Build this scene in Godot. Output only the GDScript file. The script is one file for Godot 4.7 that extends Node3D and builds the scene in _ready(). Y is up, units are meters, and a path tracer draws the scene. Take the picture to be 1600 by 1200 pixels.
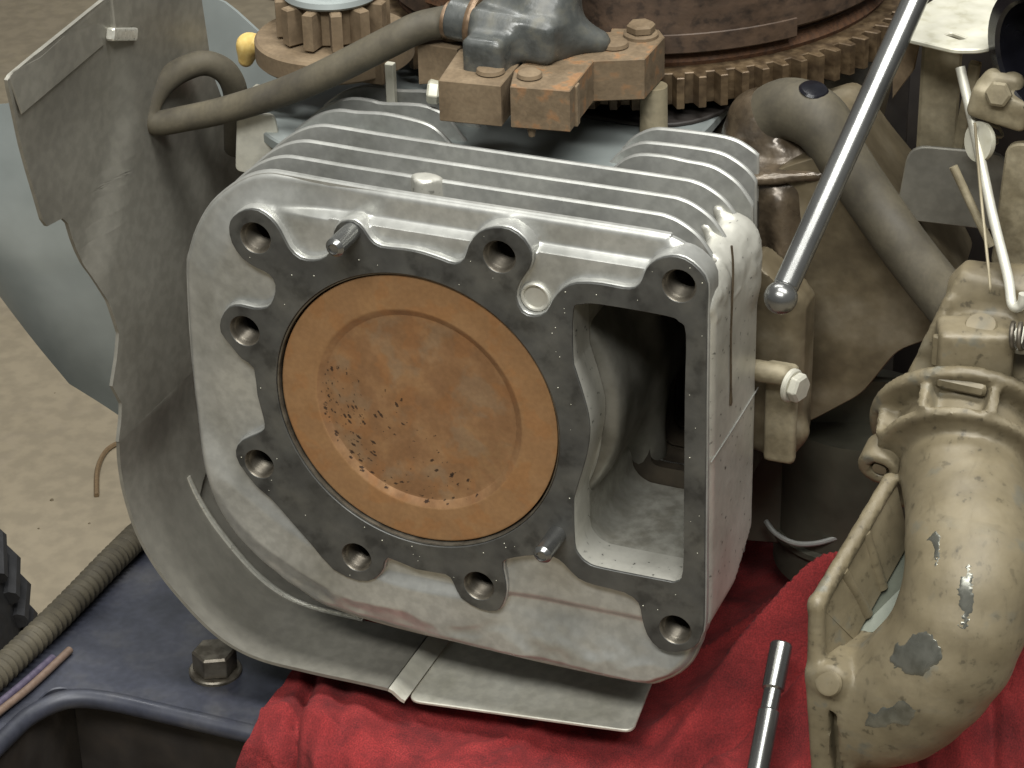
extends Node3D
# Single-cylinder mower engine with the head taken off. Lengths are in millimetres (MM turns them into metres):
# x right along the deck, y up, z out of the deck towards the viewer; the bore axis is x = y = 0, the deck lies at z = 0.

const MM := 0.001
var M := {}
var used := {}

func V(x: float, y: float) -> Vector2:
	return Vector2(x, y)

func P(x: float, y: float, z: float) -> Vector3:
	return Vector3(x, y, z)

# ---------------------------------------------------------------- geometry helpers
class Geo:
	var t := PackedVector3Array()
	func tri(a: Vector3, b: Vector3, c: Vector3) -> void:
		t.append(a); t.append(b); t.append(c)
	func quad(a: Vector3, b: Vector3, c: Vector3, d: Vector3) -> void:
		tri(a, b, c); tri(a, c, d)
	func add(g: Geo) -> void:
		t.append_array(g.t)
	func orient() -> void:
		var v := 0.0
		for i in range(0, t.size(), 3):
			v += t[i].dot(t[i + 1].cross(t[i + 2]))
		if v > 0.0:
			for i in range(0, t.size(), 3):
				var q := t[i + 1]
				t[i + 1] = t[i + 2]
				t[i + 2] = q

func numbered(called: String) -> String:
	var k: int = used.get(called, 0)
	used[called] = k + 1
	return called if k == 0 else "%s_%03d" % [called, k]

func commit(g: Geo, called: String, m: Material, parent: Node3D, angle := 38.0, closed := true) -> MeshInstance3D:
	if closed:
		g.orient()
	var n := g.t.size()
	var o := Vector3.ZERO if parent == self else parent.position
	var fn := PackedVector3Array()
	fn.resize(n / 3)
	var at := {}
	for f in n / 3:
		var c := (g.t[f * 3 + 2] - g.t[f * 3]).cross(g.t[f * 3 + 1] - g.t[f * 3])
		fn[f] = c
		for k in 3:
			var key := Vector3i((g.t[f * 3 + k] * 200.0).round())
			if at.has(key):
				at[key].append(f)
			else:
				at[key] = [f]
	var lim := cos(deg_to_rad(angle))
	var vs := PackedVector3Array()
	var ns := PackedVector3Array()
	var uv := PackedVector2Array()
	vs.resize(n); ns.resize(n); uv.resize(n)
	for f in n / 3:
		var u := fn[f].normalized()
		for k in 3:
			var p := g.t[f * 3 + k]
			var s := Vector3.ZERO
			for q in at[Vector3i((p * 200.0).round())]:
				if fn[q].normalized().dot(u) > lim:
					s += fn[q]
			vs[f * 3 + k] = p * MM - o
			ns[f * 3 + k] = s.normalized() if s.length() > 1e-9 else Vector3.UP
			uv[f * 3 + k] = Vector2(p.x / 100.0 + 0.5, 0.5 - p.y / 100.0)
	var arr := []
	arr.resize(Mesh.ARRAY_MAX)
	arr[Mesh.ARRAY_VERTEX] = vs
	arr[Mesh.ARRAY_NORMAL] = ns
	arr[Mesh.ARRAY_TEX_UV] = uv
	var am := ArrayMesh.new()
	am.add_surface_from_arrays(Mesh.PRIMITIVE_TRIANGLES, arr)
	am.surface_set_material(0, m)
	var mi := MeshInstance3D.new()
	mi.mesh = am
	mi.name = called if parent != self else numbered(called)
	mi.cast_shadow = GeometryInstance3D.SHADOW_CASTING_SETTING_ON
	parent.add_child(mi, true)
	return mi

func thing(called: String, label: String, category: String, at: Vector3, group := "") -> Node3D:
	var o := Node3D.new()
	o.name = numbered(called)
	add_child(o, true)
	o.position = at * MM
	tag(o, label, category, group)
	return o

func tag(o: Node, label: String, category: String, group := "") -> Node:
	o.set_meta("label", label)
	o.set_meta("category", category)
	if group:
		o.set_meta("group", group)
	return o

func area(p: Array) -> float:
	var a := 0.0
	for i in p.size():
		a += p[i].cross(p[(i + 1) % p.size()])
	return a * 0.5

func ccw(p: Array) -> Array:
	var q := p.duplicate()
	if area(q) < 0.0:
		q.reverse()
	return q

func circle(c: Vector2, r: float, n := 40) -> Array:
	var p := []
	for i in n:
		p.append(c + Vector2.from_angle(TAU * i / n) * r)
	return p

func rounded(pts: Array, r: float, seg := 6) -> Array:
	var out := []
	var n := pts.size()
	for i in n:
		var a: Vector2 = pts[(i + n - 1) % n]
		var b: Vector2 = pts[i]
		var c: Vector2 = pts[(i + 1) % n]
		var k: float = minf(r, minf(a.distance_to(b), b.distance_to(c)) * 0.48)
		var p0 := b + (a - b).normalized() * k
		var p1 := b + (c - b).normalized() * k
		for s in seg + 1:
			var t := float(s) / seg
			out.append(p0.lerp(b, t).lerp(b.lerp(p1, t), t))
	return out

func smooth2(p: Array, seg := 3) -> Array:      # closed Catmull-Rom
	var out := []
	var n := p.size()
	for i in n:
		for s in seg:
			out.append(p[i].cubic_interpolate(p[(i + 1) % n], p[(i + n - 1) % n], p[(i + 2) % n], float(s) / seg))
	return out

func smooth3(p: Array, seg := 8) -> Array:      # open Catmull-Rom
	var out := []
	var n := p.size()
	for i in n - 1:
		for s in seg:
			out.append(p[i].cubic_interpolate(p[i + 1], p[maxi(i - 1, 0)], p[mini(i + 2, n - 1)], float(s) / seg))
	out.append(p[n - 1])
	return out

func inset(p: Array, d: float) -> Array:        # p counter-clockwise, d > 0 shrinks it
	var out := []
	var n := p.size()
	for i in n:
		var e0: Vector2 = (p[i] - p[(i + n - 1) % n]).normalized()
		var e1: Vector2 = (p[(i + 1) % n] - p[i]).normalized()
		var n0 := Vector2(-e0.y, e0.x)
		var n1 := Vector2(-e1.y, e1.x)
		var m := (n0 + n1).normalized()
		out.append(p[i] + m * d / maxf(m.dot(n0), 0.5))
	return out

func crosses(a: Vector2, b: Vector2, p: Array) -> bool:
	var n := p.size()
	for i in n:
		var c: Vector2 = p[i]
		var d: Vector2 = p[(i + 1) % n]
		if c.is_equal_approx(a) or d.is_equal_approx(a) or c.is_equal_approx(b) or d.is_equal_approx(b):
			continue
		if Geometry2D.segment_intersects_segment(a, b, c, d) != null:
			return true
	return false

func triangulate(outer: Array, holes: Array) -> PackedVector2Array:   # triangles, holes joined to the outline by bridges
	var poly := ccw(outer)
	var hs := []
	for h in holes:
		var q := ccw(h)
		q.reverse()
		hs.append(q)
	hs.sort_custom(func(a, b): return a.map(func(v): return v.x).max() > b.map(func(v): return v.x).max())
	for k in hs.size():
		var h: Array = hs[k]
		var best := 1e18
		var bi := 0
		var bj := 0
		for i in poly.size():
			for j in h.size():
				var d: float = poly[i].distance_squared_to(h[j])
				if d < best and not crosses(poly[i], h[j], poly) and not crosses(poly[i], h[j], h):
					var ok := true
					for k2 in range(k + 1, hs.size()):
						if crosses(poly[i], h[j], hs[k2]):
							ok = false
							break
					if ok:
						best = d
						bi = i
						bj = j
		var joined := poly.slice(0, bi + 1)
		for j in h.size() + 1:
			joined.append(h[(bj + j) % h.size()])
		joined.append_array(poly.slice(bi))
		poly = joined
	return ear_clip(poly)

func ear_clip(poly: Array) -> PackedVector2Array:      # copes with the doubled points of a bridged outline
	var out := PackedVector2Array()
	var p := PackedVector2Array(poly)
	var n := p.size()
	var nx := PackedInt32Array()
	var pv := PackedInt32Array()
	for i in n:
		nx.append((i + 1) % n)
		pv.append((i + n - 1) % n)
	var left := n
	var i := 0
	var tries := 0
	while left > 3 and tries < 2 * left + 5:
		var a := p[pv[i]]
		var b := p[i]
		var c := p[nx[i]]
		var cr := (b - a).cross(c - b)
		var ear := cr > 1e-9
		if ear:
			var lo := a.min(b).min(c)
			var hi := a.max(b).max(c)
			var j := nx[nx[i]]
			while j != pv[i]:
				var q := p[j]
				if q.x >= lo.x and q.x <= hi.x and q.y >= lo.y and q.y <= hi.y and q != a and q != b and q != c:
					if (b - a).cross(q - a) >= 0.0 and (c - b).cross(q - b) >= 0.0 and (a - c).cross(q - c) >= 0.0:
						ear = false
						break
				j = nx[j]
		if ear or (tries > left and absf(cr) <= 1e-9):
			if ear:
				out.append(a); out.append(b); out.append(c)
			nx[pv[i]] = nx[i]
			pv[nx[i]] = pv[i]
			left -= 1
			tries = 0
			i = nx[i] if ear else pv[i]
		else:
			tries += 1
			i = nx[i]
	if left > 3:
		print("triangulation failed ", n, " left ", left)
	else:
		out.append(p[pv[i]]); out.append(p[i]); out.append(p[nx[i]])
	return out

func prism(outer: Array, holes: Array, z0: float, z1: float, bevel := 0.0, xf := Transform3D(), back := true) -> Geo:
	var g := Geo.new()
	var o := ccw(outer)
	var top := inset(o, bevel) if bevel > 0.0 else o
	var hs := holes.map(func(h): return ccw(h))
	var htop := hs.map(func(h): return inset(h, -bevel) if bevel > 0.0 else h)
	var tri := triangulate(top, htop)
	for i in range(0, tri.size(), 3):
		g.tri(xf * P(tri[i].x, tri[i].y, z1), xf * P(tri[i + 1].x, tri[i + 1].y, z1), xf * P(tri[i + 2].x, tri[i + 2].y, z1))
	var low := top if back and bevel > 0.0 else o
	if back:
		for i in range(0, tri.size(), 3):
			g.tri(xf * P(tri[i].x, tri[i].y, z0), xf * P(tri[i + 2].x, tri[i + 2].y, z0), xf * P(tri[i + 1].x, tri[i + 1].y, z0))
	var rings := [[o, top]]
	for k in hs.size():
		rings.append([hs[k], htop[k]])
	for ri in rings.size():
		var a: Array = rings[ri][0]
		var b: Array = rings[ri][1]
		var lv := [[b, z0], [a, z0 + bevel], [a, z1 - bevel], [b, z1]] if bevel > 0.0 else [[a, z0], [a, z1]]
		for l in lv.size() - 1:
			for i in a.size():
				var j := (i + 1) % a.size()
				var q := [lv[l][0][i], lv[l][0][j], lv[l + 1][0][j], lv[l + 1][0][i]]
				var zz := [lv[l][1], lv[l][1], lv[l + 1][1], lv[l + 1][1]]
				var w := []
				for m in 4:
					w.append(xf * P(q[m].x, q[m].y, zz[m]))
				if ri == 0:
					g.quad(w[0], w[1], w[2], w[3])
				else:
					g.quad(w[3], w[2], w[1], w[0])
	return g

func box(c: Vector3, s: Vector3, bevel := 0.5, b := Basis()) -> Geo:
	var r := [V(-s.x / 2, -s.y / 2), V(s.x / 2, -s.y / 2), V(s.x / 2, s.y / 2), V(-s.x / 2, s.y / 2)]
	return prism(rounded(r, bevel, 2), [], -s.z / 2, s.z / 2, bevel * 0.7, Transform3D(b, c))

func along(d: Vector3) -> Basis:                # a basis whose z runs along d
	var z := d.normalized()
	var x := (Vector3.UP if absf(z.y) < 0.9 else Vector3.RIGHT).cross(z).normalized()
	return Basis(x, z.cross(x), z)

func lathe(prof: Array, xf: Transform3D, n := 48, capped := true) -> Geo:     # prof: V(radius, height along z)
	var g := Geo.new()
	for k in prof.size() - 1:
		for i in n:
			var a := TAU * i / n
			var b := TAU * (i + 1) / n
			var ca := Vector2.from_angle(a)
			var cb := Vector2.from_angle(b)
			var p0: Vector2 = prof[k]
			var p1: Vector2 = prof[k + 1]
			var q := [P(ca.x * p0.x, ca.y * p0.x, p0.y), P(cb.x * p0.x, cb.y * p0.x, p0.y), P(cb.x * p1.x, cb.y * p1.x, p1.y), P(ca.x * p1.x, ca.y * p1.x, p1.y)]
			if p0.x > 1e-4:
				g.tri(xf * q[0], xf * q[1], xf * q[2])
			if p1.x > 1e-4:
				g.tri(xf * q[0], xf * q[2], xf * q[3])
	return g

func rod(a: Vector3, b: Vector3, r: float, n := 20, bevel := 0.3) -> Geo:
	var l := a.distance_to(b)
	return lathe([V(0, 0), V(r - bevel, 0), V(r, bevel), V(r, l - bevel), V(r - bevel, l), V(0, l)], Transform3D(along(b - a), a), n)

func tube(path: Array, rad: Callable, n := 16, squash := 1.0) -> Geo:
	var g := Geo.new()
	var rings := []
	var up := Vector3.UP
	for i in path.size():
		var d: Vector3 = (path[mini(i + 1, path.size() - 1)] - path[maxi(i - 1, 0)]).normalized()
		var x := up.cross(d)
		x = x.normalized() if x.length() > 0.05 else Vector3.RIGHT.cross(d).normalized()
		var y := d.cross(x)
		up = y
		var r: float = rad.call(float(i) / (path.size() - 1))
		var ring := []
		for k in n:
			var a := TAU * k / n
			ring.append(path[i] + x * cos(a) * r + y * sin(a) * r * squash)
		rings.append(ring)
	for i in rings.size() - 1:
		for k in n:
			var j := (k + 1) % n
			g.quad(rings[i][k], rings[i][j], rings[i + 1][j], rings[i + 1][k])
	for e in [0, rings.size() - 1]:
		for k in n:
			if e == 0:
				g.tri(path[0], rings[0][(k + 1) % n], rings[0][k])
			else:
				g.tri(path[e], rings[e][k], rings[e][(k + 1) % n])
	return g

func sheet(rows: Array, thick: float) -> Geo:    # a grid of points given thickness along its normals
	var g := Geo.new()
	var nu := rows.size()
	var nv: int = rows[0].size()
	var off := []
	for i in nu:
		var r := []
		for j in nv:
			var du: Vector3 = rows[mini(i + 1, nu - 1)][j] - rows[maxi(i - 1, 0)][j]
			var dv: Vector3 = rows[i][mini(j + 1, nv - 1)] - rows[i][maxi(j - 1, 0)]
			r.append(rows[i][j] + du.cross(dv).normalized() * thick)
		off.append(r)
	for i in nu - 1:
		for j in nv - 1:
			g.quad(rows[i][j], rows[i + 1][j], rows[i + 1][j + 1], rows[i][j + 1])
			g.quad(off[i][j], off[i][j + 1], off[i + 1][j + 1], off[i + 1][j])
	for i in nu - 1:
		g.quad(rows[i][0], off[i][0], off[i + 1][0], rows[i + 1][0])
		g.quad(rows[i][nv - 1], rows[i + 1][nv - 1], off[i + 1][nv - 1], off[i][nv - 1])
	for j in nv - 1:
		g.quad(rows[0][j], rows[0][j + 1], off[0][j + 1], off[0][j])
		g.quad(rows[nu - 1][j], off[nu - 1][j], off[nu - 1][j + 1], rows[nu - 1][j + 1])
	return g

func hexnut(c: Vector3, d: Vector3, r: float, h: float, washer := 0.0) -> Geo:
	var xf := Transform3D(along(d), c)
	var g := Geo.new()
	var z := 0.0
	if washer > 0.0:
		g.add(lathe([V(0, 0), V(washer, 0), V(washer, 1.0), V(washer - 0.5, 1.5), V(0, 1.5)], xf, 32))
		z = 1.2
	var hx := circle(Vector2.ZERO, r, 6)
	g.add(prism(rounded(hx, 0.5, 2), [], z, z + h, 0.7, xf))
	return g

# signed distances, smooth joins and surface nets for cast pieces
func cap(p: Vector3, a: Vector3, b: Vector3, r0: float, r1: float) -> float:
	var ab := b - a
	var t := clampf((p - a).dot(ab) / ab.length_squared(), 0.0, 1.0)
	return p.distance_to(a + ab * t) - lerpf(r0, r1, t)

func sbox(p: Vector3, c: Vector3, h: Vector3, r: float, b := Basis()) -> float:
	var q := (b.transposed() * (p - c)).abs() - h + Vector3.ONE * r
	return q.max(Vector3.ZERO).length() + minf(maxf(q.x, maxf(q.y, q.z)), 0.0) - r

func cyl(p: Vector3, c: Vector3, axis: Vector3, r: float, h: float, e: float) -> float:   # h is half the height
	var d := p - c
	var z := d.dot(axis)
	var q := Vector2((d - axis * z).length() - r + e, absf(z) - h + e)
	return q.max(Vector2.ZERO).length() + minf(maxf(q.x, q.y), 0.0) - e

func smin(a: float, b: float, k: float) -> float:
	var h := maxf(k - absf(a - b), 0.0) / k
	return minf(a, b) - h * h * k * 0.25

func nets(f: Callable, lo: Vector3, hi: Vector3, c: float) -> Geo:
	var g := Geo.new()
	var nb := Vector3i(((hi - lo) / (c * 4.0)).ceil())
	var n := nb * 4 + Vector3i.ONE
	var val := PackedFloat32Array()
	val.resize(n.x * n.y * n.z)
	val.fill(99.0)
	var sy := n.x
	var sz := n.x * n.y
	var active := []
	var reach := c * 4.0 * 0.9 + c * 1.5
	for bz in nb.z:
		for by in nb.y:
			for bx in nb.x:
				var mid := lo + (Vector3(bx, by, bz) * 4.0 + Vector3.ONE * 2.0) * c
				var d: float = f.call(mid)
				var near := absf(d) < reach
				if near:
					active.append(Vector3i(bx, by, bz))
				for z in 5:
					for y in 5:
						for x in 5:
							var i := (bx * 4 + x) + (by * 4 + y) * sy + (bz * 4 + z) * sz
							if near:
								if val[i] == 99.0 or absf(val[i]) == 50.0:
									val[i] = f.call(lo + Vector3(bx * 4 + x, by * 4 + y, bz * 4 + z) * c)
							elif val[i] == 99.0:
								val[i] = 50.0 if d > 0.0 else -50.0
	var vert := {}
	var corner := [0, 1, sy, sy + 1, sz, sz + 1, sz + sy, sz + sy + 1]
	var offs := [P(0, 0, 0), P(1, 0, 0), P(0, 1, 0), P(1, 1, 0), P(0, 0, 1), P(1, 0, 1), P(0, 1, 1), P(1, 1, 1)]
	var edges := [[0, 1], [2, 3], [4, 5], [6, 7], [0, 2], [1, 3], [4, 6], [5, 7], [0, 4], [1, 5], [2, 6], [3, 7]]
	for b in active:
		for z in 4:
			for y in 4:
				for x in 4:
					var i: int = (b.x * 4 + x) + (b.y * 4 + y) * sy + (b.z * 4 + z) * sz
					var s := Vector3.ZERO
					var k := 0
					for e in edges:
						var va := val[i + corner[e[0]]]
						var vb := val[i + corner[e[1]]]
						if (va < 0.0) != (vb < 0.0):
							s += offs[e[0]].lerp(offs[e[1]], va / (va - vb))
							k += 1
					if k > 0:
						vert[i] = lo + (Vector3(b.x * 4 + x, b.y * 4 + y, b.z * 4 + z) + s / k) * c
	var dirs := [[1, sy, sz], [sy, sz, 1], [sz, 1, sy]]
	for i in vert:
		for d in dirs:
			var a: bool = val[i] < 0.0
			var b: bool = val[i + d[0]] < 0.0
			if a != b and vert.has(i - d[1]) and vert.has(i - d[2]) and vert.has(i - d[1] - d[2]):
				if a:
					g.quad(vert[i], vert[i - d[1]], vert[i - d[1] - d[2]], vert[i - d[2]])
				else:
					g.quad(vert[i], vert[i - d[2]], vert[i - d[1] - d[2]], vert[i - d[1]])
	return g

# ---------------------------------------------------------------- materials
func C(r: int, g: int, b: int) -> Color:
	return Color8(r, g, b)

func ntex(sd: int, freq: float, cols: Array, pos: Array, oct := 4, kind := FastNoiseLite.TYPE_SIMPLEX_SMOOTH, size := 512) -> NoiseTexture2D:
	var n := FastNoiseLite.new()
	n.seed = sd
	n.noise_type = kind
	n.frequency = freq
	n.fractal_octaves = oct
	n.fractal_gain = 0.55
	var t := NoiseTexture2D.new()
	t.width = size
	t.height = size
	t.seamless = true
	t.noise = n
	var g := Gradient.new()
	g.offsets = PackedFloat32Array(pos)
	g.colors = PackedColorArray(cols)
	t.color_ramp = g
	return t

func grey(v: float) -> Color:
	return Color(v, v, v)

var fine_bump: NoiseTexture2D
var coarse_bump: NoiseTexture2D
var speckle: NoiseTexture2D

# cols at pos over the noise; tile in mm; rough low and high; bump in mm
func mat(called: String, sd: int, cols: Array, pos: Array, tile: float, freq: float, metal: float, r0: float, r1: float, bump := 0.0, bump_tile := 30.0, detail: Texture2D = null, detail_tile := 23.0, coarse := false) -> StandardMaterial3D:
	var m := StandardMaterial3D.new()
	m.resource_name = called
	m.albedo_texture = ntex(sd, freq, cols, pos, 5)
	m.uv1_triplanar = true
	m.uv1_scale = Vector3.ONE * (1000.0 / tile)
	m.uv1_offset = Vector3(sd * 0.137, sd * 0.271, sd * 0.419)
	m.metallic = metal
	m.metallic_specular = 0.5
	m.roughness = 1.0
	m.roughness_texture = ntex(sd + 50, freq * 1.3, [grey(r0), grey(r1)], [0.25, 0.75], 4, FastNoiseLite.TYPE_SIMPLEX_SMOOTH, 256)
	if bump > 0.0:
		m.heightmap_enabled = true
		m.heightmap_scale = bump * 0.1
		m.heightmap_texture = coarse_bump if coarse else fine_bump
	if detail:
		m.detail_enabled = true
		m.detail_blend_mode = BaseMaterial3D.BLEND_MODE_MUL
		m.detail_albedo = detail
		m.detail_uv_layer = BaseMaterial3D.DETAIL_UV_2
		m.uv2_triplanar = true
		m.uv2_scale = Vector3.ONE * (1000.0 / detail_tile)
	M[called] = m
	return m

func piston_texture() -> ImageTexture:
	var s := 640
	var im := Image.create(s, s, false, Image.FORMAT_RGB8)
	var a := FastNoiseLite.new()
	a.seed = 4
	a.frequency = 0.012
	a.fractal_octaves = 5
	var b := FastNoiseLite.new()
	b.seed = 9
	b.frequency = 0.06
	b.fractal_octaves = 3
	var rng := RandomNumberGenerator.new()
	rng.seed = 77
	var c0 := C(152, 116, 82)
	var c1 := C(134, 100, 70)
	var c2 := C(162, 128, 92)
	for y in s:
		for x in s:
			var q := Vector2(x, y) / s * 100.0 - Vector2(50, 50)   # mm, y down
			var n := a.get_noise_2d(x, y)
			var col := c0.lerp(c1, clampf(0.45 + n * 0.9, 0, 1)).lerp(c2, clampf(-n * 0.9, 0, 0.7))
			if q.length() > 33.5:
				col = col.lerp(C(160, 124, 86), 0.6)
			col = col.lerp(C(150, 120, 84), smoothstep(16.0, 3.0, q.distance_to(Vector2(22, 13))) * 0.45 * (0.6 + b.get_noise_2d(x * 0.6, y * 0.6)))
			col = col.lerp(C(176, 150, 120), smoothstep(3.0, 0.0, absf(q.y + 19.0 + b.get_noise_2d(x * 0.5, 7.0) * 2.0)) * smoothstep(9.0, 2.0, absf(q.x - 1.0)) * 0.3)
			col = col.lerp(C(136, 122, 104), clampf(a.get_noise_2d(x * 0.7 + 900.0, y * 0.7) * 1.4 - 0.1, 0.0, 0.35) * smoothstep(34.0, 28.0, q.length()))
			col = col.lerp(C(160, 108, 64), clampf(a.get_noise_2d(x * 0.9, y * 0.9 + 700.0) * 1.4 - 0.15, 0.0, 0.28))
			col = col * (1.0 + b.get_noise_2d(x * 1.2, y * 1.2) * 0.05)
			im.set_pixel(x, y, col)
	for k in 190:
		var ang := (rng.randf_range(0.72 * PI, 1.12 * PI) if k % 3 else rng.randf_range(0.3 * PI, 0.75 * PI))
		var r := 32.4 - absf(rng.randfn(0.0, 3.6 + 4.0 * float(k % 2))) if k < 140 else rng.randf_range(6, 30)
		var p := Vector2.from_angle(ang) * r
		var px := (p + Vector2(50, 50)) / 100.0 * s
		var big := 0.6 + 3.4 * pow(rng.randf(), 2.5)
		for y in range(int(px.y - 6), int(px.y + 7)):
			for x in range(int(px.x - 6), int(px.x + 7)):
				var dv := (Vector2(x, y) - px).rotated(-ang - 1.2)
				var d := Vector2(dv.x * 0.7, dv.y * 1.4).length() + b.get_noise_2d(x * 5.0, y * 5.0) * 2.2
				if d < big and x > 0 and y > 0 and x < s and y < s:
					im.set_pixel(x, y, im.get_pixel(x, y).lerp(C(48, 36, 30), 0.8))
	return ImageTexture.create_from_image(im)

func make_materials() -> void:
	fine_bump = ntex(1, 0.05, [grey(0), grey(1)], [0.0, 1.0], 5, FastNoiseLite.TYPE_SIMPLEX_SMOOTH, 512)
	coarse_bump = ntex(2, 0.012, [grey(0), grey(1)], [0.0, 1.0], 4, FastNoiseLite.TYPE_SIMPLEX_SMOOTH, 512)
	speckle = ntex(3, 0.06, [grey(0.45), grey(0.9), grey(1.0)], [0.18, 0.34, 0.7], 3)
	var soft := ntex(5, 0.03, [grey(0.93), grey(1.0)], [0.3, 0.7], 5)
	var stain := ntex(13, 0.014, [grey(0.74), grey(0.93), grey(1.0)], [0.2, 0.42, 0.7], 5)
	var grime := ntex(7, 0.02, [grey(0.62), grey(0.92), grey(1.0)], [0.22, 0.42, 0.7], 5)
	# cast aluminium, clean and dusty
	mat("alu", 11, [C(158, 158, 152), C(178, 178, 173), C(190, 190, 184)], [0.15, 0.5, 0.85], 130, 0.006, 0.55, 0.33, 0.44, 0.015, 16, soft, 80)
	mat("alu_rough", 12, [C(176, 174, 164), C(190, 188, 178), C(200, 198, 188)], [0.15, 0.5, 0.85], 90, 0.006, 0.5, 0.36, 0.46, 0.04, 20, ntex(9, 0.035, [grey(0.45), grey(0.97), grey(1.0)], [0.13, 0.18, 0.6], 4), 75)
	mat("chamber_shade", 49, [C(44, 38, 30), C(58, 51, 41), C(72, 64, 52)], [0.2, 0.5, 0.85], 90, 0.01, 0.1, 0.5, 0.7)  # darkened casting colour: the shade deep in the pushrod chamber
	mat("chamber_half_shade", 50, [C(88, 86, 78), C(110, 108, 100), C(126, 124, 116)], [0.2, 0.5, 0.85], 90, 0.01, 0.4, 0.4, 0.5)  # aluminium toned down to paint the dim inside of the chamber
	mat("bare_metal", 51, [C(92, 92, 84), C(108, 108, 100), C(120, 119, 110)], [0.2, 0.5, 0.85], 40, 0.012, 0.6, 0.2, 0.4)
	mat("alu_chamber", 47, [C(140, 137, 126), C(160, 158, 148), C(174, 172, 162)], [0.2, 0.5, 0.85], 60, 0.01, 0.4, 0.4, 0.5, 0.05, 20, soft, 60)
	mat("alu_dusty", 13, [C(116, 106, 84), C(142, 132, 108), C(160, 150, 126)], [0.15, 0.5, 0.85], 110, 0.01, 0.2, 0.5, 0.75, 0.1, 30, soft, 50)
	mat("crank_dirt", 14, [C(88, 78, 60), C(110, 99, 78), C(136, 126, 106)], [0.2, 0.5, 0.85], 110, 0.007, 0.25, 0.4, 0.55, 0.06, 30, soft, 110)
	mat("deck", 15, [C(74, 74, 72), C(84, 84, 81), C(98, 97, 92)], [0.2, 0.5, 0.9], 110, 0.008, 0.4, 0.34, 0.5, 0.02, 12, stain, 90)
	mat("iron", 16, [C(74, 68, 58), C(98, 92, 82), C(116, 110, 98)], [0.2, 0.5, 0.85], 60, 0.015, 0.6, 0.3, 0.5, 0.04, 20)
	mat("steel", 17, [C(112, 112, 110), C(126, 126, 124), C(140, 140, 137)], [0.2, 0.5, 0.85], 90, 0.008, 0.85, 0.22, 0.28)
	mat("bright_edge", 18, [C(190, 188, 176), C(214, 212, 202)], [0.2, 0.8], 30, 0.03, 0.6, 0.25, 0.45)
	mat("galv", 19, [C(124, 121, 112), C(138, 135, 125), C(149, 146, 136)], [0.15, 0.5, 0.9], 200, 0.004, 0.4, 0.42, 0.5, 0.015, 20, soft, 90)
	mat("galv_pale", 20, [C(186, 183, 168), C(202, 199, 185), C(210, 208, 195)], [0.15, 0.45, 0.85], 120, 0.007, 0.35, 0.44, 0.54, 0.03, 20, soft, 90)  # paler galvanised tone; on the shroud flange it paints brightness from light above
	mat("blue_grey", 21, [C(126, 132, 130), C(142, 148, 146), C(156, 162, 160)], [0.15, 0.5, 0.9], 200, 0.005, 0.35, 0.35, 0.5)
	mat("tan_dust", 22, [C(98, 89, 70), C(114, 104, 82), C(124, 114, 92), C(104, 104, 95)], [0.12, 0.5, 0.76, 0.88], 120, 0.009, 0.08, 0.4, 0.66, 0.08, 20, ntex(8, 0.02, [grey(0.6), grey(0.7), grey(0.95), grey(1.0)], [0.1, 0.18, 0.26, 0.6], 5), 62)
	mat("rust_brown", 23, [C(62, 48, 37), C(78, 61, 47), C(94, 75, 59)], [0.15, 0.5, 0.9], 90, 0.01, 0.1, 0.55, 0.8, 0.1, 30, grime, 60)
	mat("rust_orange", 24, [C(74, 48, 30), C(98, 66, 42), C(84, 62, 44)], [0.2, 0.5, 0.75], 40, 0.02, 0.05, 0.7, 0.9, 0.1, 20, grime, 25)
	mat("core_dust", 25, [C(98, 82, 61), C(112, 95, 73), C(124, 107, 84)], [0.15, 0.5, 0.9], 90, 0.01, 0.05, 0.7, 0.9, 0.06, 20, soft, 30)
	mat("core_rust", 45, [C(98, 82, 61), C(112, 95, 73), C(134, 100, 68), C(130, 98, 64)], [0.15, 0.55, 0.72, 0.9], 60, 0.012, 0.05, 0.7, 0.9, 0.06, 20, soft, 30)
	mat("ring_steel", 26, [C(70, 56, 40), C(92, 76, 56), C(116, 98, 74)], [0.2, 0.5, 0.85], 50, 0.015, 0.4, 0.4, 0.6, 0.06, 20)
	mat("rubber_dust", 27, [C(54, 49, 39), C(73, 67, 53), C(88, 81, 65)], [0.1, 0.5, 0.9], 80, 0.008, 0.0, 0.65, 0.9, 0.03, 20, soft, 28)
	mat("rubber_black", 28, [C(26, 26, 26), C(40, 40, 40), C(60, 58, 54)], [0.2, 0.5, 0.9], 50, 0.015, 0.0, 0.35, 0.6, 0.05, 20)
	mat("epoxy", 29, [C(58, 60, 58), C(72, 74, 72), C(96, 94, 84)], [0.2, 0.5, 0.9], 50, 0.012, 0.0, 0.2, 0.5, 0.06, 20)
	mat("oily", 30, [C(58, 50, 40), C(80, 69, 55), C(98, 86, 70)], [0.2, 0.5, 0.85], 60, 0.012, 0.25, 0.12, 0.5, 0.3, 30, null, 20, true)
	mat("rag_red", 31, [C(104, 26, 28), C(140, 38, 39), C(158, 48, 47)], [0.1, 0.5, 0.9], 90, 0.01, 0.0, 0.9, 1.0, 0.35, 14, ntex(10, 0.08, [grey(0.7), grey(1.0)], [0.3, 0.7], 4), 30)
	mat("blue_paint", 32, [C(46, 48, 56), C(56, 58, 68), C(72, 72, 76)], [0.15, 0.5, 0.9], 140, 0.008, 0.15, 0.3, 0.5, 0.03, 30, soft, 60)
	mat("dark_fill", 33, [C(30, 25, 22), C(38, 33, 29), C(48, 41, 35)], [0.15, 0.5, 0.9], 120, 0.01, 0.0, 0.6, 0.8)  # near-black brown, mostly painting shade in gaps and behind parts
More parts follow.
